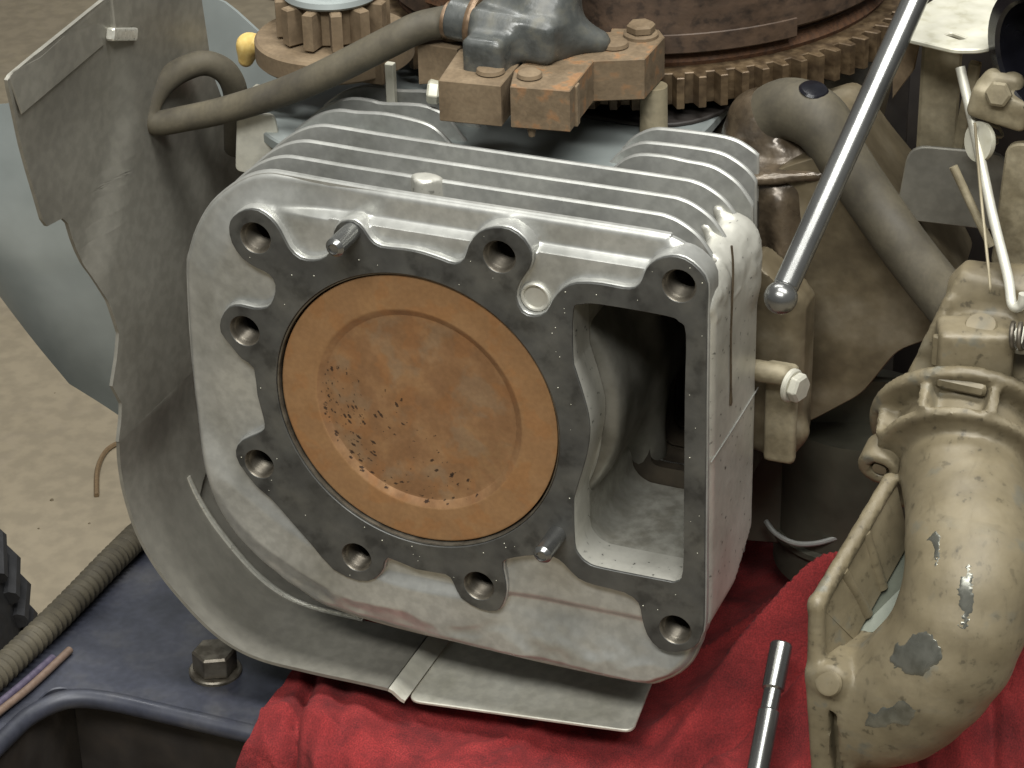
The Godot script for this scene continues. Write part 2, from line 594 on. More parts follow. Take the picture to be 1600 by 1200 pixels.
	mat("concrete", 34, [C(130, 119, 100), C(136, 125, 105), C(142, 131, 111)], [0.15, 0.5, 0.9], 1900, 0.006, 0.0, 0.6, 0.75, 0.0, 30.0, soft, 300)
	mat("tyre", 35, [C(26, 26, 28), C(38, 38, 40)], [0.2, 0.8], 60, 0.02, 0.0, 0.6, 0.85, 0.05, 20)
	mat("white_plate", 36, [C(180, 176, 156), C(194, 191, 174), C(202, 199, 184)], [0.15, 0.4, 0.9], 50, 0.012, 0.2, 0.4, 0.6)
	mat("yellow_plastic", 37, [C(196, 164, 92), C(214, 188, 120)], [0.2, 0.8], 30, 0.02, 0.0, 0.4, 0.6)
	mat("red_wire", 38, [C(160, 30, 40), C(180, 44, 50)], [0.2, 0.8], 30, 0.02, 0.0, 0.4, 0.6)
	mat("copper", 39, [C(96, 78, 60), C(122, 100, 78)], [0.2, 0.8], 30, 0.02, 0.5, 0.3, 0.6)
	mat("straw", 40, [C(96, 78, 54), C(112, 92, 66)], [0.2, 0.8], 30, 0.02, 0.0, 0.7, 0.9)
	mat("wire_purple", 41, [C(62, 56, 72), C(80, 72, 88)], [0.2, 0.8], 30, 0.02, 0.0, 0.4, 0.6)
	mat("wire_tan", 42, [C(92, 76, 64), C(108, 90, 78)], [0.2, 0.8], 30, 0.02, 0.0, 0.4, 0.6)
	mat("black_gloss", 43, [C(14, 14, 18), C(24, 24, 30)], [0.2, 0.8], 60, 0.01, 0.0, 0.15, 0.3)
	mat("dark_metal", 46, [C(66, 64, 54), C(80, 78, 67), C(92, 90, 78)], [0.2, 0.5, 0.85], 120, 0.006, 0.3, 0.4, 0.55)
	mat("recess_shade", 44, [C(84, 88, 78), C(104, 108, 96)], [0.2, 0.8], 60, 0.01, 0.3, 0.5, 0.7)  # greenish dark colour that paints the shadow on the lowered web
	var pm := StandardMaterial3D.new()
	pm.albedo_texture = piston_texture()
	pm.metallic = 0.4
	pm.roughness = 1.0
	pm.roughness_texture = ntex(90, 0.02, [grey(0.3), grey(0.52)], [0.25, 0.75], 4)
	M.piston = pm

# ---------------------------------------------------------------- outlines measured on the engine (mm)
var deck_outline := []
var port_outline := []
var plate_outline := []
var bolt_spots := []

func outlines() -> void:
	deck_outline = smooth2([V(-58.2, 52.5), V(-56.5, 56.1), V(-52.5, 58.9), V(-48.0, 59.6), V(-43.8, 57.3), V(-41.1, 53.8), V(-38.6, 48.7), V(-35.1, 45.9), V(-30.7, 45.9), V(-26.9, 47.6), V(-24.5, 51.3), V(-23.4, 56.6), V(-21.0, 59.9), V(-16.7, 60.9), V(-13.9, 58.8), V(-11.9, 55.9), V(-8.5, 54.0), V(-1.3, 54.4), V(4.4, 54.2), V(10.3, 53.2), V(14.7, 52.4), V(17.8, 54.5), V(19.5, 59.3), V(22.6, 63.6), V(27.1, 65.9), V(32.2, 66.3), V(36.5, 63.6), V(38.6, 59.4), V(37.8, 54.7), V(34.7, 49.6), V(33.5, 44.8), V(35.3, 40.5), V(39.0, 39.6), V(42.7, 41.5), V(45.0, 46.0), V(48.0, 50.0), V(52.3, 52.6), V(59.6, 53.5), V(66.0, 53.3), V(69.6, 54.0), V(71.7, 56.6), V(73.1, 60.6), V(75.9, 63.7), V(80.1, 65.6), V(84.3, 65.5), V(88.5, 62.8), V(90.9, 58.7), V(90.9, 49.5), V(91.0, 20.0), V(91.2, 0.0), V(91.4, -30.0), V(91.5, -53.2), V(90.6, -59.2), V(88.7, -63.4), V(83.1, -66.7), V(77.5, -66.8), V(73.6, -62.6), V(71.9, -56.6), V(70.8, -51.7), V(66.3, -49.0), V(57.3, -48.5), V(51.6, -47.3), V(47.1, -43.2), V(43.8, -41.4), V(38.0, -42.0), V(31.1, -44.3), V(26.9, -47.1), V(27.4, -52.8), V(27.7, -57.6), V(26.5, -62.6), V(24.3, -65.5), V(18.9, -66.2), V(12.6, -63.5), V(10.1, -58.2), V(7.5, -55.8), V(-2.3, -56.2), V(-11.8, -54.1), V(-13.8, -58.8), V(-16.9, -63.1), V(-22.5, -65.1), V(-31.3, -62.8), V(-38.6, -54.8), V(-45.9, -46.9), V(-51.6, -40.8), V(-56.4, -37.3), V(-61.7, -30.4), V(-62.6, -25.5), V(-60.1, -21.5), V(-54.9, -18.2), V(-51.8, -15.5), V(-51.9, -11.2), V(-53.3, -3.8), V(-53.8, 5.4), V(-57.7, 8.0), V(-61.1, 11.9), V(-64.2, 16.0), V(-63.7, 20.7), V(-60.7, 25.1), V(-56.8, 26.5), V(-52.2, 26.2), V(-47.6, 27.4), V(-45.1, 30.8), V(-44.1, 35.5), V(-46.0, 38.9), V(-50.3, 40.4), V(-54.6, 42.7), V(-57.7, 47.4)], 2)
	deck_outline = ccw(deck_outline)
	port_outline = ccw(smooth2([V(51.0, 43.5), V(53.6, 46.0), V(59.8, 47.0), V(78.9, 46.8), V(82.7, 45.6), V(84.8, 42.2), V(84.7, 22.0), V(84.8, -16.5), V(84.7, -37.2), V(82.6, -41.3), V(78.6, -41.8), V(59.2, -41.9), V(54.7, -41.1), V(52.0, -38.9), V(50.6, -35.1), V(50.4, -21.7), V(51.1, -17.1), V(54.4, -4.9), V(55.7, 3.6), V(55.4, 10.0), V(53.7, 17.1), V(51.6, 24.1), V(50.8, 28.2)], 3))
	plate_outline = ccw(smooth2([V(-78.8, 30.4), V(-80.0, -1.1), V(-77.9, -30.2), V(-74.7, -48.4), V(-70.3, -58.1), V(-64.5, -65.4), V(-57.5, -71.7), V(-49.8, -77.4), V(-36.6, -83.5), V(-12.8, -86.0), V(8.3, -86.4), V(36.6, -87.2), V(68.6, -86.7), V(76.9, -83.7), V(84.1, -77.1), V(88.1, -68.5), V(89.7, -56.4), V(90.2, 1.6), V(90.6, 53.7), V(88.2, 61.0), V(83.5, 65.0), V(77.8, 67.6), V(70.3, 68.6), V(-0.2, 68.6), V(-26.8, 68.9), V(-41.3, 69.3), V(-47.7, 69.1), V(-54.2, 66.9), V(-61.0, 62.4), V(-68.0, 55.8), V(-73.6, 47.0), V(-77.1, 38.3)], 3))
	bolt_spots = [V(-49.5, 50.3), V(-55.8, 18.0), V(-54.6, -28.8), V(-22.7, -56.3), V(18.8, -57.5), V(82.6, -58.6), V(82.7, 56.9), V(28.8, 57.0)]

func poly_dist(p: Vector2, poly: Array) -> float:      # negative inside
	var best := 1e18
	var inside := false
	var n := poly.size()
	for i in n:
		var a: Vector2 = poly[i]
		var b: Vector2 = poly[(i + 1) % n]
		var ab := b - a
		var q := p - a
		var t := clampf(q.dot(ab) / ab.length_squared(), 0.0, 1.0)
		best = minf(best, (q - ab * t).length_squared())
		if (a.y > p.y) != (b.y > p.y) and p.x < a.x + ab.x * (p.y - a.y) / ab.y:
			inside = not inside
	return -sqrt(best) if inside else sqrt(best)

func front_casting() -> Geo:
	# the as-cast front of the block: outer plate, raised step, walls of the deck and the swelling lower skirt
	var c := 0.8
	var lo := V(-82, -90)
	var nx := 222
	var ny := 205
	var edge := inset(plate_outline, 0.5)
	var coarse := []
	for i in range(0, deck_outline.size(), 2):
		coarse.append(deck_outline[i])
	var lumps := FastNoiseLite.new()
	lumps.seed = 21
	lumps.frequency = 0.035
	lumps.fractal_octaves = 3
	var pos := []
	var ok := PackedByteArray()
	ok.resize((nx + 1) * (ny + 1))
	for j in ny + 1:
		for i in nx + 1:
			var p := lo + V(i, j) * c
			var de := poly_dist(p, edge)
			if de > 0.75:
				pos.append(Vector3.ZERO)
				continue
			ok[i + j * (nx + 1)] = 1
			if de > 0.0:
				var e := 0.3
				var gr := V(poly_dist(p + V(e, 0), edge) - de, poly_dist(p + V(0, e), edge) - de).normalized()
				p -= gr * de
				de = 0.0
			if p.distance_to(Vector2.ZERO) < 48.0 or poly_dist(p, port_outline) < 2.5:
				ok[i + j * (nx + 1)] = 0
			for b in bolt_spots:
				if p.distance_to(b) < 5.6:
					ok[i + j * (nx + 1)] = 0
			var dd := poly_dist(p, coarse)
			var z := -3.2
			z -= 3.2 * smoothstep(-0.6, 0.8, p.y - 59.3) * smoothstep(-50.0, -20.0, p.x)
			z -= 3.4 * smoothstep(13.0, 0.0, -de) * smoothstep(-40.0, 10.0, p.y) * smoothstep(-10.0, -50.0, p.x)
			# lower skirt: curls forward below the step and swells along the lower left
			var under := smoothstep(-60.0, -84.0, p.y)
			z = lerpf(z, -4.6 + 3.6 * under, smoothstep(-58.5, -61.5, p.y) * smoothstep(-30.0, 20.0, p.x))
			var swell := smoothstep(1.0, 0.0, absf(p.distance_to(V(-6, 8)) - 79.0) / 13.0) * smoothstep(-15.0, -60.0, p.y) * smoothstep(40.0, 5.0, p.x)
			z += swell * 3.8
			z += lumps.get_noise_2d(p.x, p.y) * (0.06 + 1.5 * smoothstep(-62.0, -78.0, p.y))
			z += 0.6 * smoothstep(0.9, 0.1, dd)
			z -= lerpf(0.9, 2.2, smoothstep(10.0, -50.0, p.y)) * pow(1.0 - clampf(-de / lerpf(1.1, 2.6, smoothstep(10.0, -50.0, p.y)), 0.0, 1.0), 2.0)
			if p.y < -60.0:
				p.y = -60.0 + (p.y + 60.0) * lerpf(1.0, 0.86, clampf((z + 9.0) / 7.0, 0.0, 1.0))
			pos.append(P(p.x, p.y, minf(z, -1.2)))
	var g := Geo.new()
	for j in ny:
		for i in nx:
			var k := i + j * (nx + 1)
			var q := [k, k + 1, k + nx + 2, k + nx + 1]
			if ok[q[0]] and ok[q[1]] and ok[q[2]] and ok[q[3]]:
				g.quad(pos[q[0]], pos[q[3]], pos[q[2]], pos[q[1]])
			else:
				var three := []
				for w in q:
					if ok[w]:
						three.append(w)
				if three.size() == 3:
					g.tri(pos[three[0]], pos[three[2]], pos[three[1]])
	return g

func fin_outline(kind: int) -> Array:
	var left := [V(-77.5, 30), V(-78.5, 0), V(-76, -30), V(-72, -48), V(-62, -65), V(-48, -76), V(-34, -82), V(0, -84), V(60, -84), V(80, -74), V(87.5, -58), V(88.8, 0), V(88.8, 50), V(87.4, 56), V(84.8, 60.5), V(81.8, 64.0), V(77.5, 66.8), V(73, 68.4), V(66, 68.8)]
	var tail := [V(-41.3, 69.4), V(-47.7, 69.2), V(-54.2, 67), V(-61, 62.4), V(-67.5, 55.8), V(-73, 47), V(-76, 38)]
	if kind == 0:
		return smooth2(left + [V(30, 68.8), V(0, 68.9), V(-26.8, 69.1)] + tail, 3)
	if kind == 1:
		return smooth2(left + [V(59.3, 69.3), V(51.3, 68.7), V(46.2, 66.3), V(41.5, 62), V(35, 59.5), V(10, 59), V(0, 59.3), V(-6.9, 60.6), V(-13.1, 66.3), V(-17.3, 68.7), V(-23.6, 69.7), V(-32.3, 70.2)] + tail, 3)
	return smooth2(left + [V(54, 68.6), V(47.7, 67.8), V(41.5, 64.1), V(37, 59), V(28, 53), V(10, 51), V(0, 53), V(-9, 60), V(-14, 66.5), V(-18, 69), V(-24.8, 70.2), V(-36.9, 69)] + tail, 3)

func engine_block() -> void:
	var t := thing("engine_block", "bare cast aluminium engine cylinder block with cooling fins and open bore", "engine block", P(5, -86, -40))
	var holes := []
	for b in bolt_spots:
		holes.append(circle(b, 5.0, 28))
	var small := circle(V(38.1, 44.6), 3.9, 24)
	commit(front_casting(), "front_casting", M.alu, t, 60.0, false)
	commit(prism(deck_outline, [circle(Vector2.ZERO, 46.4, 120), port_outline] + holes, -0.95, 0.0, 0.18), "deck_face", M.deck, t)
	commit(prism(inset(deck_outline, -0.35), [circle(Vector2.ZERO, 46.8, 90), inset(port_outline, -0.5)] + holes, -9.0, -0.9, 0.25), "deck_wall", M.alu, t)
	var big := []
	for b in bolt_spots:
		big.append(circle(b, 5.4, 24))
	commit(prism(plate_outline, [circle(Vector2.ZERO, 50.5, 90), inset(port_outline, -1.2)] + big, -9.6, -7.3, 0.45), "front_plate", M.alu, t)
	# bolt holes: threaded bores with a countersunk mouth
	for b in bolt_spots:
		var pr := [V(5.4, -1.2), V(5.05, -0.1), V(4.75, -0.6), V(4.6, -1.5)]
		for k in 14:
			pr.append(V(4.55 if k % 2 else 4.1, -2.0 - k * 0.55))
		pr.append_array([V(4.2, -16), V(3.2, -18), V(0, -19.5)])
		commit(lathe(pr, Transform3D(Basis(), P(b.x, b.y, 0)), 28), "bolt_hole", M.iron, t, 50.0, false)
	# small core plug beside the upper ear
	commit(lathe([V(4.6, -5.0), V(4.6, -2.4), V(4.2, -2.0), V(3.7, -2.1), V(3.4, -2.9), V(0, -2.7)], Transform3D(Basis(), P(38.6, 44.6, 0)), 28), "core_plug", M.alu_rough, t, 40.0, false)
	commit(lathe([V(46.3, -1.4), V(46.2, -0.5), V(45.75, -0.7), V(45.6, -1.6), V(45.6, -70), V(51.5, -70), V(51.5, -1.4), V(46.3, -1.4)], Transform3D(), 120), "cylinder_liner", M.iron, t)
	commit(lathe([V(51.6, -13.8), V(54.5, -13.8), V(54.5, -96), V(51.6, -96), V(51.6, -13.8)], Transform3D(), 90), "cylinder_barrel", M.alu, t)
	# pale dust specks on the deck
	var rng := RandomNumberGenerator.new()
	rng.seed = 12
	var dust := Geo.new()
	var count := 0
	while count < 55:
		var q := V(rng.randf_range(-64, 91), rng.randf_range(-66, 66))
		if poly_dist(q, deck_outline) < -1.0 and poly_dist(q, port_outline) > 0.8 and q.length() > 47.5 and not bolt_spots.any(func(b): return b.distance_to(q) < 6.0):
			count += 1
			var r := rng.randf_range(0.08, 0.22)
			dust.add(lathe([V(r, 0), V(r * 0.7, r * 0.7), V(0, r * 0.9)], Transform3D(Basis(), P(q.x, q.y, 0)), 6))
	commit(dust, "dust_specks", M.white_plate, t, 60.0, false).set_meta("kind", "stuff")
	# cooling fins
	var deep_port := rounded([V(56, -36), V(79.5, -36), V(79.5, 41), V(56, 41)], 4.0)
	var zs := [-19.3, -31.3, -43.8, -56.2, -66.0, -77.0]
	for k in 6:
		var o := fin_outline(0 if k < 3 else (1 if k == 3 else 2))
		var hole := inset(port_outline, -1.2) if k < 3 else deep_port
		var most: float = [99.0, 99.0, 99.0, 87.4, 85.4, 82.6][k]
		o = o.map(func(v): return V(minf(v.x, most - 0.02 * absf(v.y - 20.0)), v.y))
		var body := commit(prism(o, [hole], zs[k] - 0.95, zs[k] + 0.85, 0.5), "cooling_fin", M.alu, t)
		if k == 0:
			body.set_meta("label", "front cooling fin carrying the round cast boss")
	# round cast boss standing between the first two fins
	var bs := nets(func(p): return smin(cap(p, P(-1.5, 58, -17.5), P(-1.5, 69.2, -17.5), 4.0, 3.5), sbox(p, P(-1.5, 64, -19.3), P(5, 5, 1.0), 0.6), 3.0) if p.y < 69.8 else p.y - 69.8 + 0.01, P(-9, 56, -25), P(7, 74, -11), 0.7)
	commit(bs, "cast_boss", M.alu_rough, t, 50.0)
	# pushrod chamber: a walled box round the port, shade painted darker towards the crankcase
	var outer := rounded([V(49.5, -52), V(89.0, -52), V(89.0, 52), V(49.5, 52)], 6.0, 5)
	commit(prism(outer, [inset(port_outline, -0.4)], -52, -9.7), "pushrod_chamber", M.alu_chamber, t)
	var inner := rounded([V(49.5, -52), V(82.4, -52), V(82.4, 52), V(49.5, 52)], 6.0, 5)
	commit(prism(inner, [deep_port], -150, -52.3), "pushrod_chamber", M.chamber_shade, t)
	commit(prism(inset(inner, 1.0), [], -155, -150.2, 0.5), "chamber_back", M.dark_fill, t)  # back coloured near black to paint the shade in the chamber
	var rim := prism(inset(port_outline, -1.6), [inset(port_outline, -0.15)], -13.8, -1.0, 0.0)
	commit(rim, "port_wall", M.alu_rough, t)
	# bore wall swelling and floor step in the chamber, shade in their colour
	commit(nets(func(p): return smin(cyl(p, P(14, 3, -52), P(0, 0, 1), 46.5, 38.0, 4.0), cap(p, P(52, -40, -60), P(54, 38, -44), 7.0, 5.0), 8.0), P(44, -48, -95), P(66, 54, -12), 1.5), "bore_wall_swelling", M.chamber_half_shade, t, 60.0)
	# cast right flank with its lumpy top corner
	var lump := FastNoiseLite.new()
	lump.seed = 5
	lump.frequency = 0.11
	var flank := func(p: Vector3) -> float:
		var d := sbox(p, P(87.0, -2.5, -24), P(5.4, 57, 23.2), 4.5)
		d = smin(d, cap(p, P(87.0, 40, -40), P(86.5, 53.0, -42), 5.5, 4.5), 6.0)
		d = smin(d, cap(p, P(86, 54, -8), P(84.5, 54.5, -43), 4.2, 4.8), 4.0)
		for fz in [-8.0, -19.3, -31.3, -43.0]:
			d = smin(d, cap(p, P(80, 60.5, fz), P(88.5, 49, fz), 1.6, 2.6), 2.2)
		# slanted underside of the flank
		d = maxf(d, P(0, -0.83, -0.55).dot(p - P(92, -52, -36)))
		if p.y > 45.0:
			d -= lump.get_noise_3d(p.x, p.y, p.z) * 0.9
		return maxf(d, inside_port(p))
	commit(nets(flank, P(76, -66, -52), P(96, 74, 0), 1.1), "side_wall", M.alu_rough, t, 60.0)
	# dowels pressed into the deck
	for d in [[V(-17.6, 57.6), 12.5], [V(45.0, -33.0), 13.0]]:
		commit(lathe([V(2.9, -6), V(2.9, d[1] - 1.2), V(2.0, d[1] - 0.2), V(1.6, d[1]), V(1.4, d[1] - 0.7), V(0, d[1] - 0.9)], Transform3D(Basis(), P(d[0].x, d[0].y, 0)), 24), "dowel_pin", M.steel, t)
	# dark oil run down the flank
	commit(tube(smooth3([P(92.4, 63, -17), P(92.7, 54, -18), P(92.6, 35, -17.4), P(92.7, 20, -18), P(92.7, 11, -18.2)], 5), func(s): return 0.35 + 0.3 * smoothstep(0.8, 0.97, s) * smoothstep(1.0, 0.97, s), 8), "oil_run", M.oily, t)
	commit(tube(smooth3([P(92.4, 1, -1.5), P(92.6, 1.4, -20), P(92.6, 2.2, -46)], 5), func(_s): return 0.2, 8), "casting_seam", M.alu, t)
	# crankcase behind: flange strip and dirty slanted wall
	var wall := [V(84.9, 50.8), V(96.1, 59.3), V(109.3, 65.0), V(120.8, 50.0), V(140.6, 27.6), V(150, 10), V(134.2, 1.4), V(124.0, -15.4), V(111.1, -25.3), V(97.8, -34.5), V(84, -41)]
	commit(prism(rounded(wall, 4.0, 4), [], -60, 0.0, 0.5, Transform3D(Basis(Vector3.UP, 0.1), P(-8, 0, -70.5))), "crankcase", M.crank_dirt, t, 50.0)
	var strip := func(p: Vector3) -> float:
		var d := sbox(p, P(92, 4, -66), P(8.6, 33, 7), 3.0)
		d = maxf(d, P(0.62, 0.78, 0.0).dot(p - P(93.6, 31.4, -60)))
		d = smin(d, sbox(p, P(100.5, 0, -67), P(1.6, 24, 6), 1.2), 3.0)
		d = smin(d, cap(p, P(95, -26, -62), P(101, -20, -62), 4.0, 3.4), 4.0)
		return d
	commit(nets(strip, P(78, -36, -80), P(108, 42, -52), 1.1), "crankcase_flange", M.crank_dirt, t, 50.0)
	commit(prism(rounded([V(-70, -60), V(70, -60), V(90, 48), V(-60, 48)], 14.0), [], -220, -157, 2.0), "crankcase_front", M.crank_dirt, t)
	# lug with spacer on the flank
	var lug := func(p: Vector3) -> float:
		var d := cap(p, P(92, 8, -46), P(100, 8, -46), 3.4, 3.2)
		d = smin(d, sbox(p, P(98.5, -8, -51), P(5.0, 17, 2.2), 1.5), 3.0)
		return d
	commit(nets(lug, P(86, -30, -58), P(108, 16, -38), 0.9), "mounting_lug", M.alu_dusty, t, 55.0)
	commit(hexnut(P(102.8, 5.6, -45), P(0.95, 0, 0.3), 4.6, 3.4, 5.2), "lug_bolt", M.galv_pale, t)

func inside_port(p: Vector3) -> float:        # how deep a point lies in the pushrod chamber or in a bolt hole; negative outside
	var d := minf(minf(p.x - 50.0, 85.6 - p.x), minf(p.y + 42.5, 47.6 - p.y))
	for b in [V(82.6, -58.6), V(82.7, 56.9)]:
		d = maxf(d, 5.3 - Vector2(p.x, p.y).distance_to(b) if p.z > -19.0 else -50.0)
	return d

func piston() -> void:
	var t := thing("piston", "brown carbon-stained piston crown with shallow dish in the bore", "piston", P(0, 0, -30))
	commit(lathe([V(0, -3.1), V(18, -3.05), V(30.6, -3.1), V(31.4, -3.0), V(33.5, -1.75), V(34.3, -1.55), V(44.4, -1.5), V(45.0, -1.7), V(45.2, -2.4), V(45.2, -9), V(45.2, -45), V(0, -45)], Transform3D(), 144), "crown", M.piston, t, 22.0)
	for z in [-11.0, -16.0]:
		commit(lathe([V(44.6, z), V(45.45, z), V(45.45, z - 2), V(44.6, z - 2), V(44.6, z)], Transform3D(), 90), "piston_ring", M.iron, t)

func _ready() -> void:
	# camera
	var cam := Camera3D.new()
	cam.name = "camera"
	cam.transform = Transform3D(Basis(P(0.92604732, -0.02336181, -0.37668367), P(-0.1647832, 0.87289301, -0.45924317), P(0.3395333, 0.48735205, 0.8044906)).orthonormalized(), P(285.394, 380.297, 601.147) * MM)
	cam.fov = 17.0615
	cam.near = 0.02
	cam.far = 30.0
	add_child(cam)
	cam.current = true
	# light: fluorescent shop lamps under the ceiling of a garage, and the grey room around
	var env := Environment.new()
	env.background_mode = Environment.BG_COLOR
	env.background_color = Color(0.46, 0.465, 0.46)
	env.tonemap_mode = Environment.TONE_MAPPER_LINEAR
	env.tonemap_exposure = 0.84
	env.sdfgi_enabled = true
	env.ssao_enabled = true
	env.ssil_enabled = true
	var we := WorldEnvironment.new()
	we.name = "environment"
	we.environment = env
	add_child(we)
	for l in [[P(420, 1500, 200), 3.9, P(1.25, 0.3, 0), 0.0], [P(-450, 1700, -700), 2.0, P(1.25, 0.3, 0), 0.0], [P(200, 1500, 1250), 4.2, P(1.25, 0.3, 0), 0.0]]:
		var a := AreaLight3D.new()
		a.name = numbered("shop_lamp")
		a.area_size = Vector2(l[2].x, l[2].y)
		a.light_energy = l[1]
		a.light_color = Color(1.0, 1.0, 0.985)
		a.area_range = 12.0
		a.shadow_enabled = true
		add_child(a, true)
		a.look_at_from_position(l[0] * MM, P(l[3], -100, -60) * MM, Vector3.FORWARD)
	make_materials()
	outlines()
	# setting
	var fl := commit(prism([V(-6000, -6000), V(6000, -6000), V(6000, 6000), V(-6000, 6000)], [], -40, 0, 0.0, Transform3D(Basis(P(1, 0, 0), P(0, 0, -1), P(0, 1, 0)), P(0, -420, 0))), "floor", M.concrete, self)
	fl.set_meta("kind", "structure")
	fl.set_meta("label", "bare tan concrete garage floor")
	var grit := Geo.new()
	var gr := RandomNumberGenerator.new()
	gr.seed = 3
	for k in 160:
		var r := gr.randf_range(0.5, 2.2)
		grit.add(lathe([V(r, 0), V(r * gr.randf_range(0.5, 0.9), r * 0.5), V(0, r * 0.6)], Transform3D(FLAT, P(gr.randf_range(-800, -380), -420, gr.randf_range(-1300, -320))), 5))
	commit(grit, "floor_grit", M.crank_dirt, fl, 30.0, false).set_meta("kind", "stuff")
	engine_block()
	piston()
	shroud()
	housing()
	frame()
	flywheel()
	coil()
	starter()
	hoses()
	rods()
	manifold()
	linkage()
	rag()
	small_things()

const FLAT := Basis(Vector3(1, 0, 0), Vector3(0, 0, -1), Vector3(0, 1, 0))   # 2-D (x, -z) lying flat, thickness along y
const SIDE := Basis(Vector3(0, 1, 0), Vector3(0, 0, 1), Vector3(1, 0, 0))     # 2-D (y, z) standing, thickness along x

func table(t: Array, x: float) -> float:        # straight-line lookup of y at x
	for i in t.size() - 1:
		if x <= t[i + 1].x:
			return lerpf(t[i].y, t[i + 1].y, clampf((x - t[i].x) / maxf(t[i + 1].x - t[i].x, 1e-6), 0.0, 1.0))
	return t[t.size() - 1].y

func shroud() -> void:
	var t := thing("sheet_metal_shroud", "bent galvanised sheet metal shroud curving round left and under the block", "shroud", P(-105, -106, -20))
	var front := [V(-29.6, 1.9), V(-23.0, -1.0), V(-17.9, -2.4), V(-9.7, 1.2), V(-1.9, -2.7), V(5.8, -5.5), V(18.8, -2.1), V(39.9, 7.6), V(45.1, 9.5), V(51, 11.0), V(53.8, 13.5), V(54.6, 18.5), V(55.0, 22.0), V(58.1, 24.1), V(77.6, 28.8), V(97.7, 34.0), V(105, 36.0), V(107.4, 36.3), V(108.3, 34.5), V(109.6, 18.6), V(112.2, -16.6), V(114.1, -45.9)]
	var rear := [V(-29.6, -92), V(30, -93.7), V(63.5, -78.8), V(73.1, -77.0), V(91.4, -74.9), V(104.9, -73.0), V(110, -58), V(114.1, -47.0)]
	var warp := FastNoiseLite.new()
	warp.seed = 31
	warp.frequency = 0.013
	var ys := []
	for v in front:
		ys.append(v.x)
	for k in 60:
		ys.append(lerpf(-29.6, 114.1, k / 60.0))
	ys.sort()
	ys.reverse()
	var rows := []
	var prof := smooth3([P(-105, -29, 0), P(-105.4, -38, 0), P(-105, -48, 0), P(-102, -63, 0), P(-96, -76, 0), P(-88, -87, 0), P(-79, -96.5, 0), P(-70, -102.5, 0), P(-60, -105.5, 0), P(-48, -106.3, 0), P(-30, -106.4, 0), P(-15, -106.5, 0)], 6)
	for y in ys:
		var row := []
		for j in 31:
			var z := lerpf(table(front, y), table(rear, y), j / 30.0)
			var crease := lerpf(2.0, -26.0, clampf((y - 30.0) / 42.0, 0.0, 1.0))
			var b := -3.0 * smoothstep(-7.0, 7.0, z - crease) * smoothstep(-28.0, 30.0, y) * smoothstep(120.0, 75.0, y)
			row.append(P(-105.0 + b + 0.35 * warp.get_noise_2d(y, z), y, z))
		rows.append(row)
	for i in range(1, prof.size()):
		var u := float(i) / (prof.size() - 1)
		var fr := 1.5 - 2.5 * smoothstep(0.2, 1.0, u)
		var bk := lerpf(-92.0, -33.0, smoothstep(0.16, 0.34, u))
		var row := []
		for j in 31:
			var z := lerpf(fr, bk, j / 30.0)
			row.append(prof[i] + P(0.7 * warp.get_noise_2d(prof[i].y, z) * (1.0 - u), 0.5 * warp.get_noise_2d(prof[i].x, z) * u, z))
		rows.append(row)
	commit(sheet(rows, 1.2), "curved_panel", M.galv, t, 45.0, false)
	var lip := []
	for i in range(18, 58):
		lip.append(prof[i] + P(0.6, 0.8, -33.4))
	commit(tube(lip, func(_s): return 1.25, 8), "rolled_edge", M.bright_edge, t)
	rows = []
	for i in range(19, 58):
		var row := []
		for j in 5:
			row.append(prof[i] + P(-1.0, -2.2, -33.6 - 3.2 * j))
		rows.append(row)
	commit(sheet(rows, 1.0), "inner_strip", M.galv, t, 45.0, false)
	# short joggle and low flange under the block, coloured paler as if lit
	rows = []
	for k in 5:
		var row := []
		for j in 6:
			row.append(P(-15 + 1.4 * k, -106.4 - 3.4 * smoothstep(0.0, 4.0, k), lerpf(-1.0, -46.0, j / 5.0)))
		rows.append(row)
	commit(sheet(rows, 1.2), "joggle", M.galv_pale, t, 60.0, false)
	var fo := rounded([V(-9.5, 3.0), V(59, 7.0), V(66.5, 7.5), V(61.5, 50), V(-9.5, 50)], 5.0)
	commit(prism(fo, [], -1.2, 0.0, 0.3, Transform3D(Basis(P(0, 0, 1), 0.055) * FLAT, P(0, -109.2, 0))), "flange", M.galv_pale, t)
	# folded strip and tab near the top
	commit(prism([V(95.0, 31.5), V(107.6, 35.6), V(108.9, 33.0), V(107.8, 18.6), V(111.0, -10), V(98.5, -16)], [], 0.05, 0.7, 0.25, Transform3D(SIDE, P(-105, 0, 0))), "folded_strip", M.galv, t)
	commit(box(P(-103.6, 98.5, -25), P(3.0, 4.0, 15), 0.8, Basis(P(1, 0, 0), -0.35)), "bent_tab", M.bright_edge, t)
	commit(box(P(-104.0, 110, -26), P(2.0, 22, 11), 0.6), "tab_upright", M.galv, t)

func housing() -> void:
	var t := thing("blower_housing", "smooth bluish grey metal housing standing behind the sheet shroud", "housing", P(-200, -420, -170))
	# a wide rolled panel seen on both sides of the shroud
	var top := [V(-330, -12), V(-268, -4), V(-252, -3), V(-234, 3), V(-191, 34), V(-163, 50), V(-152, 48), V(-137, 39), V(-128, 28)]
	var low := [V(-330, -40), V(-279, -67), V(-264, -88), V(-251, -109), V(-239, -127), V(-216, -142), V(-181, -146), V(-128, -150)]
	var rows := []
	for i in 41:
		var x := lerpf(-330.0, -128.0, i / 40.0)
		var row := []
		for j in 13:
			var v := j / 12.0
			row.append(P(x, lerpf(table(top, x), table(low, x), v), -174.0 + 9.0 * sin(v * PI) + 5.0 * sin(x * 0.045 + v * 1.5)))
		rows.append(row)
	commit(sheet(rows, 1.5), "curved_panel", M.blue_grey, t, 60.0, false)

